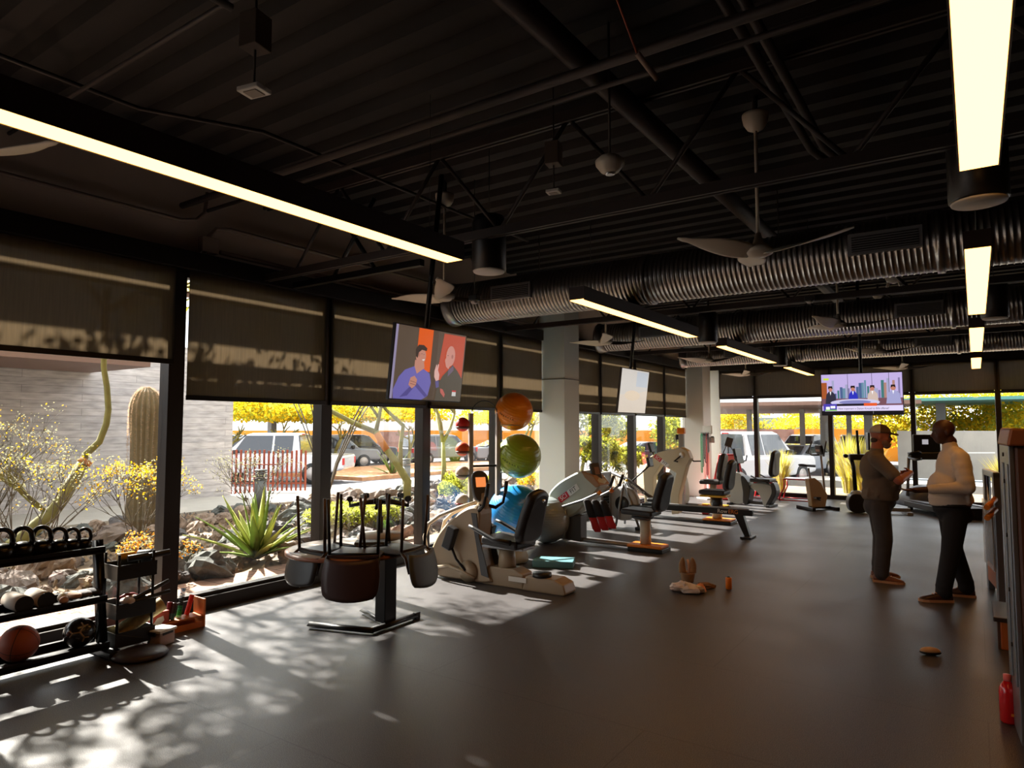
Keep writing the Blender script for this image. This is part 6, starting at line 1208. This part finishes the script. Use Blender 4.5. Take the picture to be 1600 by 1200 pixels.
def head(mb, c, yaw, pitch, s=1.):
    Mh = Matrix.Translation(c) @ Matrix.Rotation(yaw, 4, 'Z') @ Matrix.Rotation(pitch, 4, 'Y')
    def P(*p): return Mh @ (Vector(p) * s)
    R_ = (0, pitch, yaw)
    mb.sph(P(-.008, 0, .03), (.100 * s, .079 * s, .092 * s), 20, 0, R_); mb.sph(P(.022, 0, -.02), (.072 * s, .066 * s, .085 * s), 18, 0, R_)
    mb.sph(P(.045, 0, -.078), (.040 * s, .044 * s, .030 * s), 14, 0, R_); mb.sph(P(.070, 0, .022), (.022 * s, .052 * s, .014 * s), 12, 0, R_)
    mb.caps(P(.088, 0, .008), P(.108, 0, -.026), .009 * s, .014 * s, 10); mb.sph(P(.098, .012, -.032), .009 * s, 8); mb.sph(P(.098, -.012, -.032), .009 * s, 8)
    mb.sph(P(.088, 0, -.053), (.010 * s, .024 * s, .006 * s), 10, 0, R_); mb.sph(P(.086, 0, -.065), (.010 * s, .022 * s, .007 * s), 10, 0, R_)
    for q in (-1, 1):
        mb.sph(P(-.008, q * .080, -.005), (.018 * s, .009 * s, .030 * s), 10, 0, (0, pitch, yaw + q * .3)); mb.sph(P(.058, q * .045, -.028), (.022 * s, .018 * s, .02 * s), 10, 0, R_)
    return P
def eyes(P, root, yaw, s=1.):
    e = MB(); 
    for q in (-1, 1): e.sph(P(.079, q * .031, .002), .0115 * s, 10); e.sph(P(.0875, q * .031, .002), .0055 * s, 8, 1)
    e.build('eyes', [mat('eye_white', (120, 112, 104), .4), black], root); b_ = MB()
    for q in (-1, 1): b_.caps(P(.093, q * .016, .024), P(.082, q * .048, .024), .0045 * s, .003 * s, 6)
    b_.build('eyebrows', mat('dark_brow', (40, 32, 30), .9), root)
def trouser(name, m_, root, hips, legs, waist_z, vox=.013):
    t = MB(); t.sph(hips[0], hips[1], 18); t.sph(hips[2], hips[3], 18)
    for hip, knee, ank, r0, r1, r2 in legs:
        k = Vector(knee); a = Vector(ank)
        t.caps(hip, knee, r0, r1, 14); t.caps(k, a, r1, r2, 14); t.caps(a, a + Vector((0, 0, -.045)), r2, r2 * 1.05, 14)
        for q in range(3): t.lathe([(r2 * .9, -.01), (r2 * 1.12, 0), (r2 * .9, .012)], tuple(a + (k - a) * (.06 + .09 * q)), 14)
    return t.build(name, m_, root, remesh=vox, smooth=3)
def shoe(root, ank, yaw, m_up, m_sole, name='shoe', L=.30, h=.10):
    def P(x, y, z): return Vector((ank[0], ank[1], 0)) + Matrix.Rotation(yaw, 3, 'Z') @ Vector((x, y, z))
    rings = []
    for x, w_, z in ((-.085, .020, .07), (-.075, .036, .085), (-.03, .042, h), (.03, .043, h * .98), (.09, .046, .075), (.14, .050, .062), (.18, .046, .052), (.205, .030, .042), (.215, .012, .034)):
        rings.append([P(x * L / .30, w_ * math.cos(a), .022 + (z - .022) * max(0, math.sin(a)) ** .8 if math.sin(a) > 0 else .022) for a in [2 * PI * j / 16 for j in range(16)]])
    up = MB().ring_loft(rings).build(name, m_up, root)
    ol = [(-.092, -.02), (-.08, -.04), (0, -.046), (.09, -.052), (.15, -.056), (.2, -.042), (.222, -.015), (.222, .015), (.2, .042), (.15, .056), (.09, .052), (0, .046), (-.08, .04), (-.092, .02)]
    MB().ring_loft([[P(x * L / .30, y, z) for x, y in ol] for z in (.001, .026)], sm=False).build('sole', m_sole, up)
    lc = MB(); [lc.caps(P(.04 + .025 * k, -.02, h * .98 - .012 * k), P(.04 + .025 * k, .02, h * .98 - .012 * k), .004, n=6) for k in range(3)]; lc.build('laces', m_sole, up)
# ---- man in the white shirt
r = thing('person', 'bald man in a white shirt and dark trousers, hand held out, talking', 'person', (-.22, 8.12, 0), math.radians(198))
skin2 = mat('skin_deep', (78, 46, 36), .5)
b = MB()
HC = Vector((.05, .0, 1.655)); PH = head(b, HC, .05, .12, 1.04)
b.caps((-.01, 0, 1.44), (.01, 0, 1.58), .066, .060, 14); b.sph((-.02, 0, 1.22), (.11, .16, .22), 18); b.sph((0, 0, .98), (.15, .16, .16), 16)
b.sph((-.01, 0, 1.56), (.06, .055, .06), 12)
sL, eL, wL = Vector((-.03, .205, 1.40)), Vector((-.05, .30, 1.13)), Vector((.36, .255, 1.09)); sR, eR, wR = Vector((-.03, -.205, 1.40)), Vector((.0, -.26, 1.12)), Vector((-.06, -.27, .90))
for s_, e_, w_, q in ((sL, eL, wL, 1), (sR, eR, wR, -1)):
    b.caps(s_, e_, .056, .046, 12); b.caps(e_, w_, .043, .029, 12); hand(b, w_, (w_ - e_).normalized() + Vector((0, 0, .05)), (0, 0, 1), q, 1.02, .16)
for q, hip, kn, an in ((1, (0, .09, .9), (.07, .11, .48), (.16, .13, .10)), (-1, (0, -.09, .9), (-.03, -.12, .48), (-.12, -.15, .10))): b.caps(hip, kn, .075, .055); b.caps(kn, an, .052, .035)
b.build('body', skin2, r, remesh=.0085, smooth=3); eyes(PH, r, 0)
shirt = mat('white_cotton', (226, 212, 196), .8, bump=.25, bs=9)
s_ = MB(); s_.sph((-.03, 0, 1.30), (.155, .205, .20), 20); s_.sph((.02, 0, 1.10), (.195, .205, .19), 20); s_.lathe([(.17, -.06), (.185, -.04), (.19, .03), (.12, .08)], (.015, 0, .98), 24); s_.caps((-.04, .13, 1.42), (-.04, .19, 1.40), .075, .078, 14); s_.caps((-.04, -.13, 1.42), (-.04, -.19, 1.40), .075, .078, 14)
s_.caps((-.03, -.1, 1.44), (-.03, .1, 1.44), .075, .075, 14)
s_.caps((-.01, 0, 1.46), (-.0, 0, 1.525), .082, .070, 16)
for a_, e_, w_ in ((sL, eL, wL), (sR, eR, wR)):
    s_.caps(a_, e_, .080, .068, 14); wc = e_ + (w_ - e_) * .74; s_.caps(e_, wc, .066, .045, 14)
    for t in (.2, .45, .7): p = e_ + (w_ - e_) * t; s_.sph(p, .062 - .018 * t, 12)
    for t in (.3, .55, .8): p = a_ + (e_ - a_) * t; s_.sph(p + Vector((.01, .01, 0)), .079, 12)
for k in range(5): a = 2.2 + k * .5; s_.caps((.0 + .17 * math.cos(a), .19 * math.sin(a), .98), (.0 + .12 * math.cos(a + .2), .17 * math.sin(a + .2), 1.2), .022, .012, 8)
s_.build('shirt', shirt, r, remesh=.011, smooth=3)
navy = mat('navy_trousers', (24, 24, 30), .85)
trouser('trousers', navy, r, ((.01, 0, .90), (.165, .185, .10), (-.02, 0, .84), (.165, .18, .11)), (((0, .095, .84), (.06, .115, .48), (.14, .13, .135), .112, .088, .072), ((-.01, -.095, .84), (-.03, -.125, .48), (-.14, -.155, .135), .112, .088, .072)), .95)
MB().lathe([(.165, -.018), (.172, -.015), (.172, .015), (.165, .018)], (.012, 0, .935), 28).build('belt', black, r).scale = (1, 1.09, 1)
lth = mat('brown_leather', (70, 44, 34), .35); sole = mat('tan_sole', (200, 150, 110), .6)
shoe(r, (.15, .135), .15, lth, sole); shoe(r, (-.13, -.155), -.25, lth, sole)
# ---- man in the cap
r = thing('person', 'bearded man in a trucker cap and grey T-shirt standing with arms crossed', 'person', (-.93, 8.68, 0), math.radians(14))
skin1 = mat('skin_ruddy', (176, 104, 78), .5)
b = MB(); PH = head(b, Vector((.045, 0, 1.60)), -.12, .06, 1.02)
b.caps((-.01, 0, 1.38), (.01, 0, 1.52), .068, .064, 14); b.sph((-.02, 0, 1.18), (.11, .16, .22), 18); b.sph((0, 0, .95), (.15, .16, .16), 16)
sL, eL, wL = Vector((-.03, .205, 1.35)), Vector((.16, .31, 1.12)), Vector((.285, -.02, 1.14)); sR, eR, wR = Vector((-.03, -.205, 1.35)), Vector((.16, -.315, 1.13)), Vector((.325, -.01, 1.20))
for a_, e_, w_, q, h in ((sL, eL, wL, 1, Vector((.02, -.9, .15))), (sR, eR, wR, -1, Vector((-.25, .9, -.1)))):
    b.caps(a_, e_, .058, .048, 12); b.caps(e_, w_, .048, .032, 12); hand(b, w_, h, Vector((-1, 0, -.2)), q, .98, .4)
for q, hip, kn, an in ((1, (0, .09, .9), (.03, .11, .48), (.0, .12, .10)), (-1, (0, -.09, .9), (.03, -.10, .48), (-.01, -.11, .10))): b.caps(hip, kn, .075, .055); b.caps(kn, an, .052, .035)
b.build('body', skin1, r, remesh=.0085, smooth=3); eyes(PH, r, 0, 1.02)
bd = MB(); bd.sph(PH(.060, 0, -.090), (.045, .048, .042), 16); [bd.sph(PH(.040, q * .05, -.062), (.035, .018, .035), 12) for q in (-1, 1)]; bd.sph(PH(.088, 0, -.046), (.016, .034, .009), 12); bd.build('beard', mat('grey_beard', (140, 112, 96), .95, var=.3, vs_=60, bump=.6, bs=80), r, remesh=.008, smooth=1)
MB().sph(PH(-.055, 0, -.045), (.045, .066, .05), 14).build('hair', mat('hair_brown_grey', (76, 58, 50), .95), r)
cp = MB(); cr = []
for i in range(8):
    t = i / 7 * PI / 2; cr.append([PH(-.008 + .108 * math.cos(t) * math.cos(a), .088 * math.cos(t) * math.sin(a), .040 + .100 * math.sin(t)) for a in [2 * PI * j / 24 for j in range(24)]])
cp.ring_loft(cr); cap_b = mat('cap_brown', (92, 70, 58), .85); cap_w = mat('cap_mesh_white', (196, 188, 176), .85)
for k in range(len(cp.f)):
    cx_ = sum(((PH @ Vector()) if False else Vector(cp.v[i])).x for i in cp.f[k]) / len(cp.f[k])
    if cx_ < .045 - .005: cp.m[k] = 1
cp.build('cap', [cap_b, cap_w], r)
br_ = MB(); rings = []
for i in range(7):
    t = i / 6; x = .085 + .085 * t; wd = .078 * math.sqrt(max(.03, 1 - (t * .97) ** 2.2)); rings.append([PH(x, wd * math.cos(a), .047 - .010 * t - .018 * math.cos(a) ** 2 + .005 * math.sin(a)) for a in [2 * PI * j / 14 for j in range(14)]])
br_.ring_loft(rings).build('cap_brim', mat('cap_brim', (80, 60, 50), .8), r)
tee = mat('grey_olive_tee', (116, 104, 92), .9, bump=.3, bs=10)
s_ = MB(); s_.sph((-.03, 0, 1.24), (.155, .205, .20), 20); s_.sph((.035, 0, 1.06), (.20, .205, .19), 20); s_.lathe([(.17, -.07), (.185, -.05), (.19, .03), (.12, .08)], (.02, 0, .96), 24); s_.caps((-.035, -.17, 1.36), (-.035, .17, 1.36), .078, .078, 14); s_.caps((-.01, 0, 1.38), (0, 0, 1.435), .085, .074, 16)
for a_, e_ in ((sL, eL), (sR, eR)): s_.caps(a_, a_ + (e_ - a_) * .72, .082, .074, 14)
for k in range(5): a = 2.0 + k * .6; s_.caps((.02 + .18 * math.cos(a), .19 * math.sin(a), .94), (.0 + .13 * math.cos(a + .2), .17 * math.sin(a + .2), 1.14), .02, .012, 8)
s_.build('t_shirt', tee, r, remesh=.011, smooth=3)
jean = mat('grey_jeans', (66, 62, 62), .85, var=.15, vs_=6, bump=.2, bs=20)
trouser('jeans', jean, r, ((.015, 0, .88), (.165, .178, .12), (-.01, 0, .82), (.15, .165, .13)), (((0, .09, .82), (.03, .11, .47), (.0, .12, .13), .108, .088, .076), ((0, -.09, .82), (.03, -.10, .47), (-.01, -.11, .13), .108, .088, .076)), .93)
lth1 = mat('tan_brown_leather', (124, 70, 44), .45); shoe(r, (.0, .13), .25, lth1, sole, L=.30); shoe(r, (-.01, -.12), -.2, lth1, sole, L=.30)
